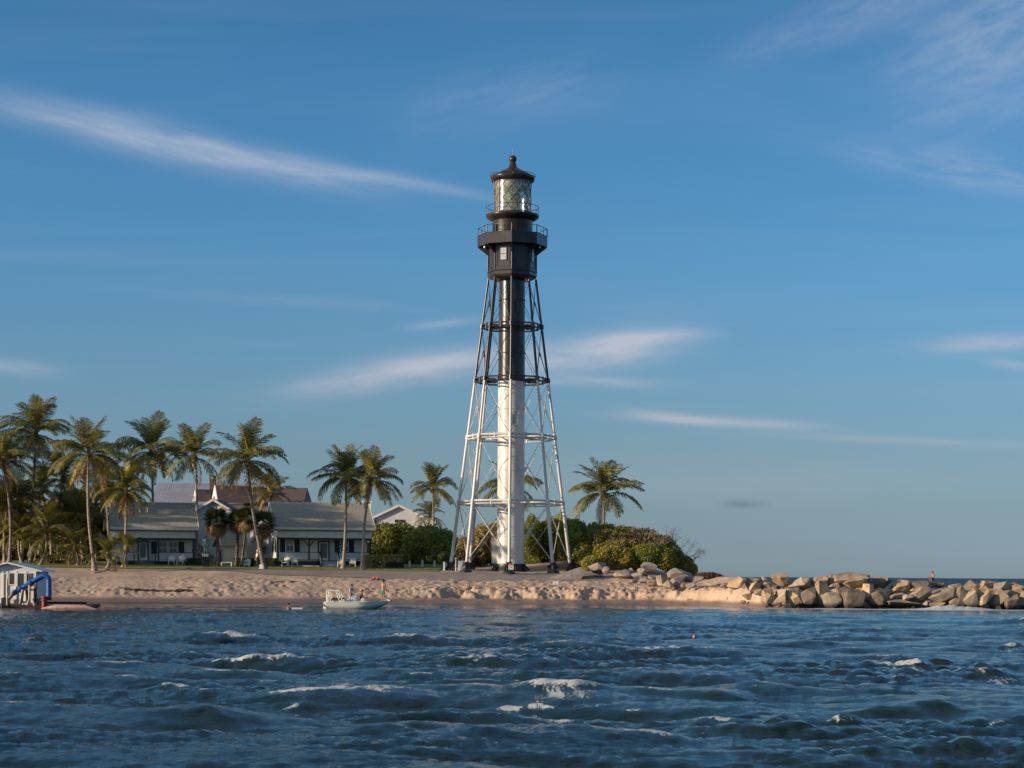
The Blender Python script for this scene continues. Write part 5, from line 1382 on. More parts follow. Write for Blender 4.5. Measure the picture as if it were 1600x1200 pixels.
dune = [(1063, 899, 37, 22, -28, 186), (1091, 907, 15, 14, 0, 183), (1034, 907, 17, 16, 10, 187), (1044, 913, 15, 14, 25, 184), (1049, 904, 11, 15, 0, 187.5), (1058, 911, 24, 20, 0, 185), (1069, 914, 11, 9, 0, 183), (1018, 910, 14, 10, 0, 188), (1006, 906, 12, 10, 0, 190),
        (1003, 894, 14, 14, 0, 196), (1014, 886, 23, 14, 0, 199), (994, 899, 15, 9, 0, 193), (973, 897, 30, 14, -14, 194), (933, 888, 25, 18, 12, 196), (947, 891, 12, 12, 0, 195), (985, 892, 13, 9, 0, 197), (1022, 902, 17, 8, 0, 192), (1114, 912, 24, 11, -8, 181), (1135, 915, 20, 9, 0, 179),
        (1150, 926, 17, 10, 0, 176), (1171, 932, 19, 12, 8, 171), (1141, 936, 11, 9, 0, 177), (1186, 925, 15, 10, 0, 169), (1118, 938, 10, 8, 0, 180), (1100, 937, 9, 7, 0, 181), (1079, 939, 10, 7, 0, 181.5), (1160, 941, 9, 6, 0, 171),
        (990, 908, 14, 6, 0, 189), (1080, 915, 16, 8, 0, 182)]
rocks(dune, 190, [grey_rock, rock_m[1]], 'the rocks below the dune bushes', 'boulders below the dune', 1300)
# concrete ramp
x0, z0 = at(853, 905, 193); x1, z1 = at(906, 886, 196); g = MB()
g.prism([(0, -.5), (x1 - x0, z1 - z0 - 1.2), (x1 - x0 + .6, z1 - z0 - .5), (x1 - x0, z1 - z0), (0.1, .05)], 2.6, 'y', 0)
tag(g.build('concrete_slab', M['concrete'], None, loc=(x0, 193.6, z0)), 'sloping concrete slab rising from the sand to the dune beside the lighthouse', 'slab')

# ------------------------------------------------------------------ people
def skin(name, verts, edges, mat_, parent, root=0, sub=1, loc=(0, 0, 0)):
    me = bpy.data.meshes.new(name); me.from_pydata([v[0] for v in verts], edges, []); o = bpy.data.objects.new(name, me); COL.objects.link(o)
    sm = o.modifiers.new('s', 'SKIN'); sm.use_smooth_shade = True; sm.branch_smoothing = .3
    sb = o.modifiers.new('b', 'SUBSURF'); sb.levels = sub; sb.render_levels = sub
    for i, v in enumerate(verts):
        r_ = v[1]; o.data.skin_vertices[0].data[i].radius = (r_, r_) if not isinstance(r_, tuple) else r_
    for i in range(len(verts)): o.data.skin_vertices[0].data[i].use_root = (i == root)
    bpy.context.view_layer.update()
    m2_ = bpy.data.meshes.new_from_object(o.evaluated_get(bpy.context.evaluated_depsgraph_get())); m2_.name = name
    bpy.data.objects.remove(o); m2_.materials.clear(); m2_.materials.append(mat_)
    return link(name, m2_, parent, loc)
def person(label, loc, rz, J, skinm, clothes, hairm, s=1.0):
    """J: joint positions; clothes: list of (name, material, which)"""
    p = thing('person', label, 'person', loc, rz); p.scale = (s, s, s)
    order = ['pelvis', 'waist', 'chest', 'neck', 'chin', 'head', 'crown'] + [a + b for b in ('L', 'R') for a in ('shoulder', 'elbow', 'wrist', 'palm', 'hip', 'knee', 'ankle', 'toe')]
    rad = dict(pelvis=.125, waist=.115, chest=.135, neck=.052, chin=.062, head=.098, crown=.055, shoulder=.06, elbow=.042, wrist=.027, palm=.034, hip=.088, knee=.058, ankle=.038, toe=.032)
    idx = {n_: i for i, n_ in enumerate(order)}
    V = [(J[n_], rad[n_.rstrip('LR')] if n_[-1] in 'LR' else rad[n_]) for n_ in order]
    V[idx['pelvis']] = (J['pelvis'], (.15, .11)); V[idx['chest']] = (J['chest'], (.165, .115)); V[idx['waist']] = (J['waist'], (.13, .10))
    E = [('pelvis', 'waist'), ('waist', 'chest'), ('chest', 'neck'), ('neck', 'chin'), ('chin', 'head'), ('head', 'crown')]
    for b in 'LR': E += [('chest', 'shoulder' + b), ('shoulder' + b, 'elbow' + b), ('elbow' + b, 'wrist' + b), ('wrist' + b, 'palm' + b), ('pelvis', 'hip' + b), ('hip' + b, 'knee' + b), ('knee' + b, 'ankle' + b), ('ankle' + b, 'toe' + b)]
    E = [(idx[a], idx[b]) for a, b in E]
    body = skin('body', V, E, skinm, p)
    # fingers, nose and ears are joined into the body's mesh
    g = MB()
    for b in 'LR':
        w_ = Vector(J['wrist' + b]); q = Vector(J['palm' + b]); d = (q - w_).normalized(); sd = d.cross(Vector((0, 1, 0)))
        sd = sd.normalized() if sd.length > .1 else Vector((0, 0, 1)); cu = d.cross(sd)
        for k_, (of, ln) in enumerate(((-.028, .068), (-.010, .080), (.009, .075), (.026, .058))):
            a0 = q + sd * of; a1 = a0 + d * ln * .6; a2 = a1 + (d * .7 + cu * .5) * ln * .5; g.tube([a0, a1, a2], [.010, .009, .007], 5)
        a0 = w_.lerp(q, .5) - sd * .02; g.tube([a0, a0 - sd * .035 + d * .03, a0 - sd * .04 + d * .065], [.012, .010, .008], 5)
    hd = Vector(J['head']); f = Vector(J.get('face', (1, 0, 0))).normalized(); sdv = f.cross(Vector((0, 0, 1))).normalized()
    g.tube([hd + f * .085 + Vector((0, 0, .015)), hd + f * .118 + Vector((0, 0, -.025))], [.010, .017], 6)
    for s2 in (-1, 1): g.tube([hd + sdv * s2 * .085, hd + sdv * s2 * .108 + Vector((0, 0, .01))], [.022, .027], 6)
    me = g.mesh('extras', skinm); bm = bmesh.new(); bm.from_mesh(body.data); bm.from_mesh(me); bm.to_mesh(body.data); bm.free()
    g = MB()
    for s2 in (-1, 1): c = hd + f * .092 + sdv * s2 * .034 + Vector((0, 0, .012)); g.lathe([(.004, -.010), (.012, 0), (.004, .010)], 6, c)
    g.build('eyes', M['hair'], p)
    g = MB(); bm = bmesh.new(); bmesh.ops.create_icosphere(bm, subdivisions=2, radius=.118); bm.verts.index_update()
    vs = []
    for v in bm.verts:
        c = v.co.copy(); k_ = c.dot(f)
        if k_ > .03 and c.z < .055: c -= f * (k_ - .02)
        vs.append(hd + c * 1.0 + Vector((0, 0, .030)) - f * .012)
    g.add(vs, [[v.index for v in f_.verts] for f_ in bm.faces], True); bm.free(); g.build('hair', hairm, p)
    for (nm, mt_, wh) in clothes:
        if wh == 'shirt':
            n_ = ['pelvis', 'waist', 'chest', 'shoulderL', 'elbowL', 'shoulderR', 'elbowR']; ex = .022
            pts = {k_: Vector(J[k_]) for k_ in n_}; pts['neck'] = Vector(J['chest']).lerp(Vector(J['neck']), .55)
            rr_ = dict(pelvis=(.165, .125), waist=(.155, .12), chest=(.185, .135), neck=.075, shoulderL=.083, shoulderR=.083, elbowL=.062, elbowR=.062)
            ed = [('pelvis', 'waist'), ('waist', 'chest'), ('chest', 'neck'), ('chest', 'shoulderL'), ('shoulderL', 'elbowL'), ('chest', 'shoulderR'), ('shoulderR', 'elbowR')]
        else:
            end = .62 if wh == 'shorts' else .97
            pts = {'pelvis': Vector(J['pelvis']), 'w': Vector(J['pelvis']).lerp(Vector(J['waist']), .5)}; rr_ = {'pelvis': (.17, .135), 'w': (.15, .12)}; ed = [('w', 'pelvis')]
            for b in 'LR':
                h_, k_, a_ = (Vector(J[q + b]) for q in ('hip', 'knee', 'ankle')); pts['h' + b] = h_; rr_['h' + b] = .112; ed.append(('pelvis', 'h' + b))
                if wh == 'shorts': pts['k' + b] = h_.lerp(k_, .8); rr_['k' + b] = .098; ed.append(('h' + b, 'k' + b))
                else: pts['k' + b] = k_; rr_['k' + b] = .078; pts['a' + b] = k_.lerp(a_, .92); rr_['a' + b] = .06; ed += [('h' + b, 'k' + b), ('k' + b, 'a' + b)]
        ks = list(pts); skin(nm, [(tuple(pts[k_]), rr_[k_]) for k_ in ks], [(ks.index(a), ks.index(b)) for a, b in ed], mt_, p)
    return p
def standing(face=(1, 0, 0), lean=0.0, arms=None):
    J = dict(pelvis=(0, 0, .93), waist=(lean * .2, 0, 1.08), chest=(lean * .5, 0, 1.30), neck=(lean * .8, 0, 1.46), chin=(lean * .9 + face[0] * .02, 0, 1.53), head=(lean + face[0] * .01, 0, 1.62), crown=(lean, 0, 1.69),
             hipL=(0, .09, .86), kneeL=(.03, .10, .47), ankleL=(-.02, .11, .08), toeL=(.14, .12, .035), hipR=(0, -.09, .86), kneeR=(.0, -.11, .47), ankleR=(-.05, -.13, .08), toeR=(.11, -.15, .035),
             shoulderL=(lean * .6, .19, 1.40), shoulderR=(lean * .6, -.19, 1.40), face=face)
    a = arms or dict(elbowL=(.03, .26, 1.12), wristL=(.18, .20, .94), palmL=(.24, .18, .88), elbowR=(.02, -.26, 1.12), wristR=(.17, -.21, .95), palmR=(.23, -.19, .89))
    J.update(a); return J

# ------------------------------------------------------------------ skiff
BY = 148.0; BS = K * BY; bx0, _ = at(507, 951, BY)
boat = thing('skiff', 'cream open fishing skiff with centre console drifting off the beach', 'boat', (bx0, BY, 0))
Lb = 101 * BS
def hull_sec(s):
    b = .95 * (1 - max(0, (s - .45) / .55) ** 2.4 * .98); sh = .50 + .10 * s ** 2 + .02; k_ = -.18 + .68 * max(0, (s - .62) / .38) ** 2.0; ch = .0 + .52 * max(0, (s - .5) / .5) ** 1.8
    return b, sh, k_, ch
g = MB(); st = 18; vs = []; ring = 9
for i in range(st + 1):
    s = i / st; b, sh, k_, ch = hull_sec(s); x = Lb * (s * .985) + (.12 * (sh) if i == st else 0)
    b = max(b, .015)
    vs += [(x, -b, sh), (x, -b * .93, (sh + ch) / 2), (x, -b * .80, ch), (x, -b * .4, (ch + k_) / 2), (x, 0, k_), (x, b * .4, (ch + k_) / 2), (x, b * .80, ch), (x, b * .93, (sh + ch) / 2), (x, b, sh)]
fs = [(i * ring + k_, i * ring + k_ + 1, (i + 1) * ring + k_ + 1, (i + 1) * ring + k_) for i in range(st) for k_ in range(ring - 1)] + [tuple(range(ring))[::-1]]
g.add(vs, fs, True); g.build('hull', M['cream'], boat)
g = MB(); vs = []
for i in range(st + 1):
    s = i / st; b, sh, k_, ch = hull_sec(s); x = Lb * s * .985; dz_ = sh - (.30 if .08 < s < .62 else .03); b2 = max(.01, b - .10)
    vs += [(x, -max(b, .015) - .02, sh), (x, -max(b, .015) - .02, sh + .035), (x, -b2, sh + .035), (x, -b2, dz_), (x, b2, dz_), (x, b2, sh + .035), (x, max(b, .015) + .02, sh + .035), (x, max(b, .015) + .02, sh)]
g.add(vs, [(i * 8 + k_, i * 8 + k_ + 1, (i + 1) * 8 + k_ + 1, (i + 1) * 8 + k_) for i in range(st) for k_ in range(7)])
g.build('deck', M['cream'], boat)
g = MB(); g.box(0, .03, -.94, .94, .2, .55); g.build('transom', M['cream'], boat)
g = MB()
for s in range(5): g.box(2.72 + s * .06, 2.75 + s * .06, -.945, -.935, .36, .40)
o_ = g.build('registration_marks', M['black'], boat); o_['kind'] = 'stuff'
bz = lambda py: EYE - (py - HOR + ROLL * 245) * BS; bxx = lambda p: (p - 507) * BS
g = MB(); g.bevbox(bxx(549), bxx(558), -.33, .33, .22, bz(931), .05); g.prism([(bxx(551), bz(931.01)), (bxx(558), bz(931.01)), (bxx(557), bz(927)), (bxx(554.5), bz(927))], .5, 'y', -.25); cs = g.build('console', M['cream'], boat)
g = MB(); g.lathe([(.15, -.012), (.17, 0), (.15, .012)], 14, (0, 0, 0)); wl = g.build('steering_wheel', M['black'], cs, loc=(bxx(549.5), 0, bz(930)), rot=(0, R(60), 0))
g = MB(); g.bevbox(bxx(541), bxx(547.5), -.35, .35, .22, bz(935.5), .05); g.build('helm_seat', M['cream'], boat)
g = MB(); g.bevbox(bxx(562), bxx(570), -.30, .30, .22, bz(938.5), .05); g.build('cooler_seat', M['cream'], boat)
g = MB()   # rod rack and folded frame at the stern
for y_ in (-.7, .7):
    g.tube([(bxx(512), y_, .5), (bxx(512), y_, bz(923))], .035, 8); g.tube([(bxx(519), y_, .5), (bxx(514.5), y_, bz(923))], .03, 8)
    g.tube([(bxx(532), y_, .52), (bxx(526), y_, bz(923))], .028, 8); g.tube([(bxx(537), y_, .52), (bxx(531), y_, bz(923))], .028, 8); g.tube([(bxx(511.5), y_, bz(922.8)), (bxx(531.5), y_, bz(922.8))], .035, 8)
for xq in (512, 531): g.tube([(bxx(xq), -.7, bz(922.8)), (bxx(xq), .7, bz(922.8))], .035, 8)
g.build('stern_frame', M['cream'], boat)
g = MB(); g.bevbox(bxx(510), bxx(515), -.25, .25, .15, bz(930), .06); g.build('outboard_motor', M['cream'], boat)
g = MB(); g.tube([(bxx(518), -.5, bz(940)), (bxx(521), -.55, bz(935)), (bxx(530), -.5, bz(936.5)), (bxx(539), -.55, bz(934.5))], [.04, .08, .09, .06], 8); g.build('folded_canopy', M['dark_cloth'], boat)
dk = lambda p: .22
# people aboard
person('man in a pale blue shirt standing at the console of the skiff', (bxx(553.5) + bx0 - .25, BY + .05, .22), R(-38), standing((1, -.3, 0), .06, dict(elbowL=(.12, .27, 1.14), wristL=(.36, .16, 1.12), palmL=(.44, .14, 1.13), elbowR=(.12, -.27, 1.12), wristR=(.36, -.17, 1.10), palmR=(.44, -.14, 1.11))), M['skin'],
       [('shirt', M['shirt'], 'shirt'), ('trousers', M['shirt'], 'trousers')], M['hair'], .94)
sit = dict(pelvis=(0, 0, .10), waist=(-.02, 0, .25), chest=(.03, 0, .46), neck=(.08, 0, .62), chin=(.12, 0, .68), head=(.13, 0, .77), crown=(.13, 0, .84), hipL=(.05, .1, .08), kneeL=(.46, .14, .14), ankleL=(.50, .14, -.26), toeL=(.66, .15, -.30),
           hipR=(.05, -.1, .08), kneeR=(.45, -.15, .14), ankleR=(.48, -.15, -.26), toeR=(.64, -.17, -.30), shoulderL=(.04, .18, .55), shoulderR=(.04, -.18, .55), elbowL=(.16, .24, .30), wristL=(.38, .16, .24), palmL=(.45, .13, .23),
           elbowR=(.16, -.24, .30), wristR=(.38, -.17, .24), palmR=(.45, -.14, .23), face=(1, -.4, 0))
person('dark haired person in white shorts seated ahead of the skiff console', (bxx(564) + bx0, BY - .05, bz(939) + .02), 0, sit, M['skin2'], [('shorts', M['shirt'], 'shorts'), ('top', M['dark_cloth'], 'shirt')], M['hair'], .94)
person('shirtless man in green shorts standing on the bow of the skiff', (bxx(598) + bx0, BY - .02, .575), R(50), standing((1, .1, 0), .05), M['skin'], [('shorts', M['green_cloth'], 'shorts')], M['hair'], .97)
g = MB()   # bundle at the bow
g.tube([(0, 0, .06), (.18, .03, .16), (.36, 0, .07)], [.07, .13, .06], 8); g.tube([(.28, -.1, .05), (.45, -.05, .12), (.55, 0, .05)], [.05, .08, .04], 8)
tag(g.build('towel_bundle', material('white_towel', (.75, .76, .74), .9, .05, 4), None, loc=(bxx(601.5) + bx0, BY, .565)), 'crumpled white towel lying at the very tip of the skiff bow', 'towel')
# sitter on the jetty
x_, z_ = at(1460, 908.5, 170.6)
rsit = dict(sit); rsit.update(ankleL=(.42, .14, -.18), toeL=(.55, .15, -.24), ankleR=(.30, -.15, -.12), toeR=(.44, -.17, -.18), kneeR=(.42, -.15, .26), kneeL=(.46, .14, .22), pelvis=(0, 0, .08))
person('sunburnt person sitting hunched on a jetty rock against the sea', (x_ - .1, 170.6, z_ + .12), R(215), rsit, M['skin2'], [('shorts', M['dark_cloth'], 'shorts')], material('brown_hair', (.10, .05, .03), .7, .2, 20), .85)
# swimmer with a board
x_, _ = at(450, 953, 146); J = standing((1, 0, 0))
person('swimmer up to the chest in the sea holding a white board', (x_, 146, -1.28), R(-20), standing((1, 0, 0), .04, dict(elbowL=(.22, .22, 1.28), wristL=(.45, .16, 1.30), palmL=(.52, .14, 1.31), elbowR=(.22, -.22, 1.28), wristR=(.45, -.16, 1.30), palmR=(.52, -.14, 1.31))), M['skin2'], [], M['hair'])
g = MB(); g.bevbox(0, .85, -.25, .25, 0, .09, .04); tag(g.build('bodyboard', material('white_foam', (.8, .8, .8), .4, .03, 2), None, loc=(x_ + .3, 145.75, .02)), 'white bodyboard afloat in front of the swimmer', 'board')
x_, _ = at(1085, 997, EYE / ((997 - HOR - 1.7) * K)); yb = EYE / ((997 - HOR - 1.7) * K)
g = MB(); g.lathe([(.02, -.10), (.07, -.06), (.085, .0), (.07, .05), (.03, .08), (.015, .11), (.005, .12)], 16); tag(g.build('buoy', material('faded_red_buoy', (.50, .16, .16), .45, .2, 4), None, loc=(x_, yb, .06)), 'small faded red buoy floating on the open water at the right', 'buoy')
x_, z_ = at(402, 890, 203.5)
person('person in a white top and dark trousers standing behind the curved palm trunk', (x_, 203.5, gz(x_, 203.5) + .1), R(200), standing((1, 0, 0)), M['skin'], [('shirt', M['white'], 'shirt'), ('trousers', M['dark_cloth'], 'trousers')], M['white'])
# statue
x_, _ = at(321.5, 880, 205); zq = gz(x_, 205) + .1
st_ = thing('statue', 'green bronze figure standing on a pale pedestal between the cottages', 'statue', (x_, 205, zq))
g = MB(); g.bevbox(-.33, .33, -.33, .33, 0, 1.15, .03); g.bevbox(-.40, .40, -.40, .40, 1.1501, 1.25, .02); g.build('pedestal', M['concrete'], st_)
J = standing((.2, -1, 0)); J = {k_: (v if k_ == 'face' else (v[1] * -1.0, v[0] * -1.0, v[2])) for k_, v in J.items()}
pz = person('tmp', (0, 0, 0), 0, J, M['verdigris'], [('shirt', M['verdigris'], 'shirt'), ('trousers', M['verdigris'], 'trousers')], M['verdigris'])
k_ = 1.08
for c_ in list(pz.children): c_.parent = st_; c_.location = (0, 0, 1.25); c_.scale = (k_, k_, k_)
bpy.data.objects.remove(pz)
g = MB(); g.bevbox(-.28, .28, -.2, .1, 1.95, 2.35, .05); g.build('mail_bag', M['verdigris'], st_)

# ------------------------------------------------------------------ dredge barge
DY_ = 143.0; DS = K * DY_; dx0, _ = at(0, 951, DY_)
bg = thing('dredge_barge', 'low maroon dredge barge carrying a pipe and stands at the left edge', 'barge', (dx0, DY_, 0))
bx_ = lambda p: p * DS; bz_ = lambda py: EYE - (py - HOR + ROLL * 760) * DS
g = MB(); g.prism([(bx_(9), bz_(951)), (bx_(140), bz_(951)), (bx_(148), bz_(948)), (bx_(148), bz_(943.5)), (bx_(95), bz_(945)), (bx_(9), bz_(945.5))], 3.2, 'y', -1.2); g.build('hull', M['maroon'], bg)
g = MB(); g.prism([(bx_(60), bz_(944)), (bx_(126), bz_(944)), (bx_(126), bz_(940.5)), (bx_(60), bz_(940.5))], .35, 'y', 1.7); g.build('deck_beam', M['maroon'], bg)
g = MB(); g.tube([(bx_(74), -1.7, -.02), (bx_(95), -1.75, .12), (bx_(140), -1.75, .12), (bx_(163), -1.7, -.08)], [.1, .20, .20, .05], 12); g.build('pontoon', M['pontoon'], bg)
g = MB(); g.tube([(bx_(-30), -1.6, .12), (bx_(5), -1.6, .12), (bx_(12), -1.6, .0)], [.3, .3, .1], 12); g.build('pontoon', M['pontoon'], bg)
# blue discharge pipe
def arc(pts, n=10):
    """smooth path through points (Catmull-Rom)"""
    P = [Vector(p) for p in pts]; P = [P[0] * 2 - P[1]] + P + [P[-1] * 2 - P[-2]]; o = []
    for i in range(1, len(P) - 2):
        for k in range(n):
            t = k / n; a, b, c, d = P[i - 1:i + 3]; o.append(.5 * ((2 * b) + (c - a) * t + (2 * a - 5 * b + 4 * c - d) * t * t + (-a + 3 * b - 3 * c + d) * t ** 3))
    return o + [P[-2]]
yp = -.9
g = MB(); A = arc([(bx_(52), yp, bz_(911)), (bx_(68), yp, bz_(901.5)), (bx_(74), yp, bz_(899.5)), (bx_(79.5), yp, bz_(903)), (bx_(80.8), yp, bz_(910)), (bx_(80.8), yp, bz_(934))]); g.tube(A, .195, 20); g.build('blue_pipe', M['blue'], bg)
g = MB(); g.tube([(bx_(27), yp, bz_(926)), (bx_(52), yp, bz_(911))], .185, 20)
for p_, q_ in ((36, 920.6), (52, 911)): 
    c = Vector((bx_(p_), yp, bz_(q_))); d = Vector((bx_(52) - bx_(27), 0, bz_(911) - bz_(926))).normalized() * .09; g.tube([c - d, c + d], .27, 20)
g.build('lower_blue_pipe', M['blue'], bg)
g = MB(); g.tube([(bx_(18), yp, bz_(936)), (bx_(27), yp, bz_(926.2))], .13, 14); g.tube([(bx_(25), yp, bz_(928)), (bx_(27.4), yp, bz_(925.6))], .2, 14); g.build('rusty_pipe_end', material('brown_steel', (.22, .15, .10), .6, .3, 4), bg)
g = MB(); g.tube([(bx_(76), -1.35, -.2), (bx_(76), -1.35, bz_(932))], .17, 14)
for q_ in (932.5, 937, 951): g.tube([(bx_(76), -1.35, bz_(q_) - .05), (bx_(76), -1.35, bz_(q_) + .05)], .24, 14)
g.tube([(bx_(72), -1.3, bz_(934)), (bx_(86), -1.1, bz_(934))], .14, 12); g.build('red_standpipe', M['rust'], bg)
wood = material('pale_timber', (.52, .42, .30), .7, .15, 4)
for (a, b, mt_, r_) in (((41, 921, -1.1), (37, 943, -1.1), wood, .075), ((44, 921, -.7), (48, 943, -.7), M['black'], .07), ((40, 921, -.7), (36, 943, -.4), M['black'], .07), ((52, 914, -1.15), (52, 943, -1.15), wood, .085), ((57, 935, -1.1), (60, 946, -1.2), wood, .06), ((52, 935, -1.2), (49, 945, -1.2), wood, .07), ((46, 922, -.9), (51, 935, -.9), M['black'], .06)):
    g = MB(); g.tube([(bx_(a[0]), a[2], bz_(a[1])), (bx_(b[0]), b[2], bz_(b[1]))], r_, 10); g.build('pipe_stand', mt_, bg)
g = MB(); g.box(bx_(55), bx_(59), -.5, -.2, bz_(945), bz_(912)); g.build('steel_post', material('olive_steel', (.14, .12, .09), .6, .2, 3), bg)
g = MB(); g.tube([(bx_(18), -1.25, bz_(947)), (bx_(18), -1.25, bz_(906))], .062, 10); g.box(bx_(17), bx_(19.2), -1.32, -1.18, bz_(906), bz_(904)); g.build('mooring_post', material('yellow_post', (.60, .52, .25), .6, .15, 3), bg)
g = MB(); g.box(bx_(8), bx_(16), -1.1, 0, bz_(945.5), bz_(934)); g.build('control_box', M['black'], bg); g = MB(); g.box(bx_(60), bx_(72), -1.1, .3, bz_(945.5), bz_(938.5)); g.tube([(bx_(62), -.9, bz_(938)), (bx_(70), -.9, bz_(938))], .16, 12); g.build('winch', M['black'], bg)
g = MB()
for p_ in (42, 46, 62): g.lathe([(.05, 0), (.09, .05), (.05, .16)], 8, (bx_(p_), -1.1, bz_(945)))
o_ = g.build('deck_fittings', material('grey_white_bollard', (.6, .6, .6), .5, .1, 3), bg); o_['kind'] = 'stuff'
# shed on the barge
sh = thing('shed', 'white gabled deckhouse with three windows standing on the barge', 'shed', (dx0, DY_, 0))
g = MB(); g.prism([(bx_(-34), bz_(943)), (bx_(57), bz_(943)), (bx_(57), bz_(892)), (bx_(12), bz_(881)), (bx_(-34), bz_(892))], 3.4, 'y', .2); g.build('wall', siding('barge_shed_boards', (.72, .71, .73), .42, 0, .02), sh)
g = MB(); g.prism([(bx_(66), bz_(893.5)), (bx_(66), bz_(891.5)), (bx_(12), bz_(878.3)), (bx_(12), bz_(880.6))], 4.2, 'y', -.2); g.build('roof', M['white'], sh)
g = MB(); g.prism([(bx_(-42), bz_(893.5)), (bx_(-42), bz_(891.5)), (bx_(11.9), bz_(878.3)), (bx_(11.9), bz_(880.6))], 4.2, 'y', -.2); g.build('roof', M['white'], sh)
def bwin(p0, p1, q0, q1, glassm, nm='window'):
    g = MB(); t_ = .06; x0, x1, z0, z1 = bx_(p0), bx_(p1), bz_(q1), bz_(q0); y_ = .2
    g.box(x0 - t_, x0, y_ - .06, y_ - .003, z0 - t_, z1 + t_); g.box(x1, x1 + t_, y_ - .06, y_ - .003, z0 - t_, z1 + t_); g.box(x0, x1, y_ - .06, y_ - .003, z0 - t_, z0); g.box(x0, x1, y_ - .06, y_ - .003, z1, z1 + t_)
    w1 = g.build(nm, M['white'], sh); g = MB(); g.box(x0, x1, y_ - .03, y_ - .003, z0, z1); g.build('pane', glassm, w1)
bwin(13.5, 21.5, 896, 913, material('tan_reflecting_pane', (.12, .09, .07), .15, .3, 2)); bwin(26.5, 36.5, 896, 917.5, M['glass']); bwin(40.5, 51.5, 896, 912, material('plum_pane', (.13, .10, .12), .15, .3, 2)); bwin(5.5, 8, 897, 941, M['black'], 'door')
g = MB(); g.box(bx_(25), bx_(37), -.05, .13, bz_(919.5), bz_(916.5)); g.build('sill', M['black'], sh)
for p_ in (3.5, 10, 23.8, 38.5, 54): g = MB(); g.box(bx_(p_) - .05, bx_(p_) + .05, .14, .197, bz_(943), bz_(893)); g.build('batten', M['frieze'], sh)

# ------------------------------------------------------------------ small things on the shore
def adirondack(label, px, Y, rz):
    x, _ = at(px, 889, Y); o = thing('garden_chair', label, 'chair', (x, Y, gz(x, Y) + .12), R(rz), 'white slatted garden chairs')
    g = MB(); g.prism([(-.28, .38), (.26, .26), (.26, .29), (-.28, .41)], .5, 'x', -.25); g.build('seat', M['white'], o)
    for k in range(5):
        g = MB(); u = (k - 2) * .12; h_ = 1.02 - abs(k - 2) * .07; g.bar((u * .9, .24, .28), (u * 1.15, .50, h_), .10, .025); g.build('back_slat', M['white'], o)
    for s in (-1, 1):
        g = MB(); g.box(s * .30 - .06, s * .30 + .06, -.36, .34, .54, .565); g.build('armrest', M['white'], o)
        g = MB(); g.box(s * .30 - .03, s * .30 + .03, -.30, -.22, 0, .54); g.build('leg', M['white'], o)
        g = MB(); g.bar((s * .27, -.28, .36), (s * .27, .62, .03), .04, .1); g.build('leg', M['white'], o)
adirondack('white slatted garden chair, left of the pair by the porch cottage skirt', 446, 207.6, -15)
adirondack('white slatted garden chair, right of the pair by the porch cottage skirt', 460, 207.6, 10)
adirondack('white slatted garden chair just right of the porch cottage steps', 533, 207.8, -10)
adirondack('white slatted garden chair alone between two palm trunks at the porch cottage', 551, 208, 0)
adirondack('white slatted garden chair, left of the pair before the half hidden cottage', 268, 207.6, 5)
adirondack('white slatted garden chair, right of the pair before the half hidden cottage', 282, 207.6, -12)
adirondack('white slatted garden chair left of the low young palm', 187, 207.6, 0)
for k, (px, py0) in enumerate(((640, 877), (660, 876), (679, 877), (697, 877))):
    x, z1 = at(px, py0, 213); zb_ = gz(x, 213); g = MB(); g.bevbox(-.10, .10, -.10, .10, -.1, z1 - zb_, .02); g.box(-.12, .12, -.12, .12, z1 - zb_ + .001, z1 - zb_ + .05)
    tag(g.build('bollard', M['white'], None, loc=(x, 213, zb_)), 'short white post on the lawn, %s from the left' % ordinal(k), 'post', 'white posts on the lawn')
x, z1 = at(694, 878, 203.5); zb_ = gz(x, 203.5); g = MB(); g.bevbox(-.09, .09, -.09, .09, 0, z1 - zb_, .02); tag(g.build('bollard', M['white'], None, loc=(x, 203.5, zb_)), 'white post close beside the left leg of the lighthouse', 'post')
g = MB(); g.bevbox(-.02, 1.0, 0, .6, 0, 1.05, .03); x, _ = at(715.5, 890, 203); o = thing('utility_box', 'pale utility cabinet with a capped post between the left legs', 'cabinet', (x, 203, gz(x, 203))); g.build('cabinet', M['frieze'], o)
g = MB(); g.tube([(-.22, 0, 0), (-.22, 0, 1.15)], .06, 10); g.lathe([(.02, 0), (.11, .06), (.12, .16), (.02, .24)], 10, (-.22, 0, 1.15)); g.build('post', M['frieze'], o)
def sign(label, px, py, Y, w_, h_, post, cm=None, band=None, lines=3):
    x, z = at(px, py, Y); zb_ = gz(x, Y); o = thing('sign', label, 'sign', (x, Y, zb_)); zc = z - zb_
    g = MB(); g.box(-w_ / 2, w_ / 2, -.02, .02, zc - h_ / 2, zc + h_ / 2); pl = g.build('panel', cm or M['white'], o)
    if post: g = MB(); g.box(-.03, .03, .021, .07, -.2, zc + h_ / 2 - .03); g.build('post', M['black'], o)
    if band: g = MB(); g.box(-w_ / 2 + .02, w_ / 2 - .02, -.026, -.021, zc + h_ * .22, zc + h_ * .45); g.build('band', band, pl)
    if lines:
        g = MB()
        for k in range(lines):
            zz_ = zc + h_ * (.08 - k * .17); m = 7
            for j in range(m):
                if (j * 7 + k * 3) % 5 == 0: continue
                g.box(-w_ * .40 + j * w_ * .8 / m, -w_ * .40 + (j + .75) * w_ * .8 / m, -.026, -.021, zz_ - h_ * .04, zz_ + h_ * .04)
        q = g.build('print', M['black'], pl); q['kind'] = 'stuff'
redb = material('red_print', (.55, .05, .05), .5, .05, 3)
sign('white warning sign with a red band at the foot of the front lighthouse leg', 798.5, 885.5, 196.5, .50, .58, True, band=redb)
sign('grey blue notice standing on the sand left below the lighthouse', 701.5, 911.5, 189.5, .62, .42, True, material('grey_blue_panel', (.42, .42, .50), .5, .05, 3))
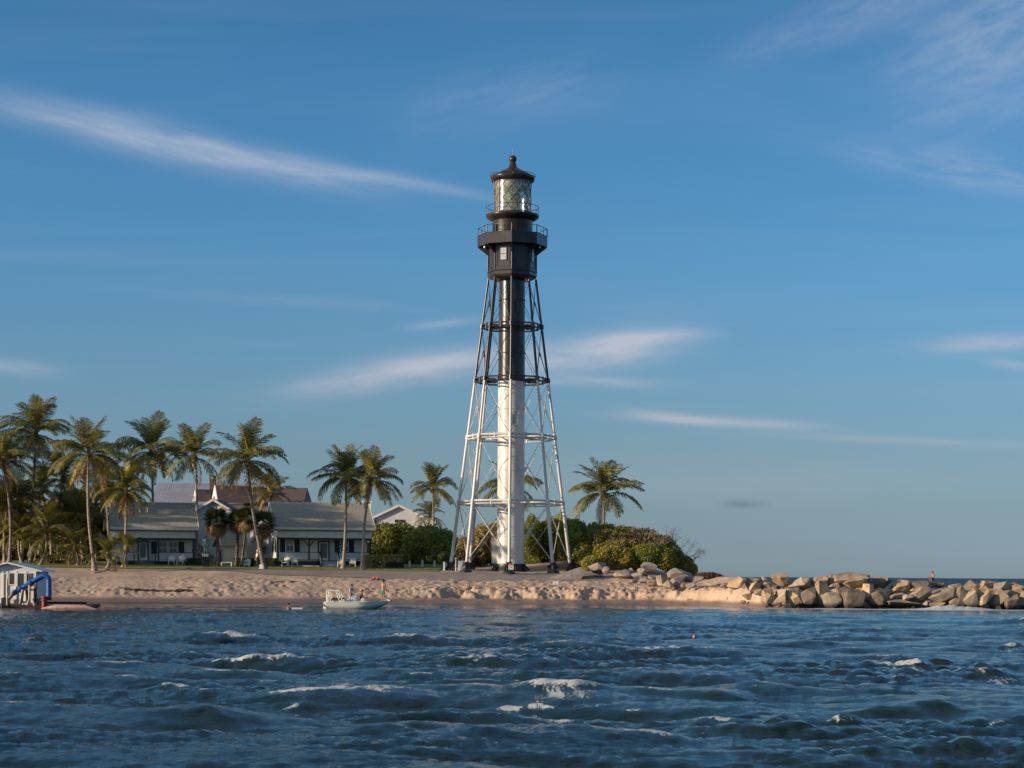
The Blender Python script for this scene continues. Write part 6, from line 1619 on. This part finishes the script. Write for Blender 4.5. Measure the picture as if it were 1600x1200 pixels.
sign('white notice with two dark marks on the sand right below the lighthouse', 868, 911.5, 189.5, .52, .38, True, lines=1)
sign('red and white notice on the sand before the hedge and statue', 280.5, 903.5, 189.5, .40, .30, True, material('red_white_panel', (.55, .20, .18), .5, .3, 6), lines=0)
x, z = at(585, 906, 190); g = MB(); n_ = 12; vs = []
for j in range(4):
    for i in range(n_ + 1): vs.append((-.45 + .9 * i / n_, j * .25, .16 + .07 * math.sin(i * 1.3 + j) + .10 * (j % 2)))
g.add(vs, [(j * (n_ + 1) + i, j * (n_ + 1) + i + 1, (j + 1) * (n_ + 1) + i + 1, (j + 1) * (n_ + 1) + i) for j in range(3) for i in range(n_)], True); g.tube([(-.3, .1, .08), (.35, .2, .12)], .10, 8)
tag(g.build('beach_towel', M['coral'], None, loc=(x, 190, gz(x, 190))), 'crumpled coral red towel lying on the sand behind the skiff', 'towel')
x, z = at(408, 892, 198.6); o = thing('notice_board', 'white folding board leaning at the foot of the curved palm', 'sign', (x, 198.6, gz(x, 198.6) + .1)); 
for s in (-1, 1): g = MB(); g.bar((s * .11, 0, 0), (s * .10, .12, .42), .20, .02); g.build('panel', M['white'], o)
x, _ = at(386, 889, 205.5); o = thing('garden_cart', 'small white covered garden cart on the grass by the dark hedge', 'cart', (x, 205.5, gz(x, 205.5) + .1))
g = MB(); g.prism([(-.36, .12), (.34, .12), (.36, .72), (.1, .82), (-.36, .55)], .6, 'y', -.3); g.build('body', M['white'], o)
for s in (-.25, .22): g = MB(); g.tube([(s, -.34, .1), (s, -.26, .1)], .10, 14); g.build('wheel', M['white'], o)
g = MB(); g.prism([(-.30, .35), (.1, .35), (.1, .42), (-.30, .42)], .01, 'y', -.311); g.build('grille', M['black'], o)
x, _ = at(321, 890, 203.5); g = MB(); g.bevbox(-.40, .40, -.3, .3, 0, .95, .04); g.bevbox(-.43, .43, -.33, .33, .951, 1.02, .02)
tag(g.build('waste_bin', M['black'], None, loc=(x, 203.5, gz(x, 203.5) + .1)), 'dark bin standing in front of the statue pedestal', 'bin')
x, _ = at(354, 890, 205); o = thing('bench', 'low white bench under the fan palms before the shed', 'bench', (x, 205, gz(x, 205) + .08))
g = MB(); g.box(-.6, .6, -.2, .2, .40, .45); g.build('seat', M['white'], o)
for s in (-.52, .52): g = MB(); g.box(s - .05, s + .05, -.18, .18, 0, .4); g.build('leg', M['white'], o)
for k, (px, py, Y, l_, a_) in enumerate(((438, 918.5, 187.0, 1.0, 0), (460, 918, 187.2, .8, 3), (388, 915.5, 187.6, .7, -8), (170, 909, 191.0, 2.2, 35), (160, 912, 190, 1.6, 20), (300, 929.5, 182.2, .8, 4))):
    x, z = at(px, py, Y); g = MB(); d = Vector((math.cos(R(a_)), .2, .0)); zb_ = [gz(x + d.x * t_ * l_, Y + d.y * t_ * l_) + .05 for t_ in (-.5, 0, .5)]
    z0_ = zb_[1]; lift = math.sin(R(a_)) * l_ * .5 if a_ > 15 else 0
    g.tube([(-d.x * l_ * .5, -.1, zb_[0] - z0_), (0, .05, .03 + lift * .4), (d.x * l_ * .5, .1, zb_[2] - z0_ + .02 + lift)], [.07, .06, .03], 7)
    if a_ > 15: g.tube([(0, .05, .03 + lift * .4), (d.x * l_ * .3, .3, .3 + lift)], [.04, .02], 6)
    tag(g.build('driftwood', M['driftwood'], None, loc=(x, Y, z0_)), ['straight dark stick on the sand right of the grey road edge', 'short dark stick beside the straight one on the sand', 'small crooked stick in the middle of the left sand', 'bleached leaning log at the foot of the leaning front palm', 'second leaning log left beside the front palm roots', 'dark stick at the end of the weed line'][k], 'driftwood', 'driftwood on the beach')
# weed line left by the tide
g = MB(); rr = random.Random(3)
for k in range(260):
    px = rr.uniform(195, 300); Y = 180.6 + (px - 195) * .006 + rr.gauss(0, .10); x, _ = at(px, 929, Y); z = float(ground(np.array([x]), np.array([Y]))[0]) + .02; a = rr.gauss(0, .3); l_ = rr.uniform(.1, .3)
    g.bar((x - l_ * math.cos(a), Y - l_ * math.sin(a), z), (x + l_ * math.cos(a), Y + l_ * math.sin(a), z + .02), .05, .05)
o_ = g.build('seaweed', material('dark_seaweed', (.05, .035, .025), .8, .3, 5)); tag(o_, kind='stuff')
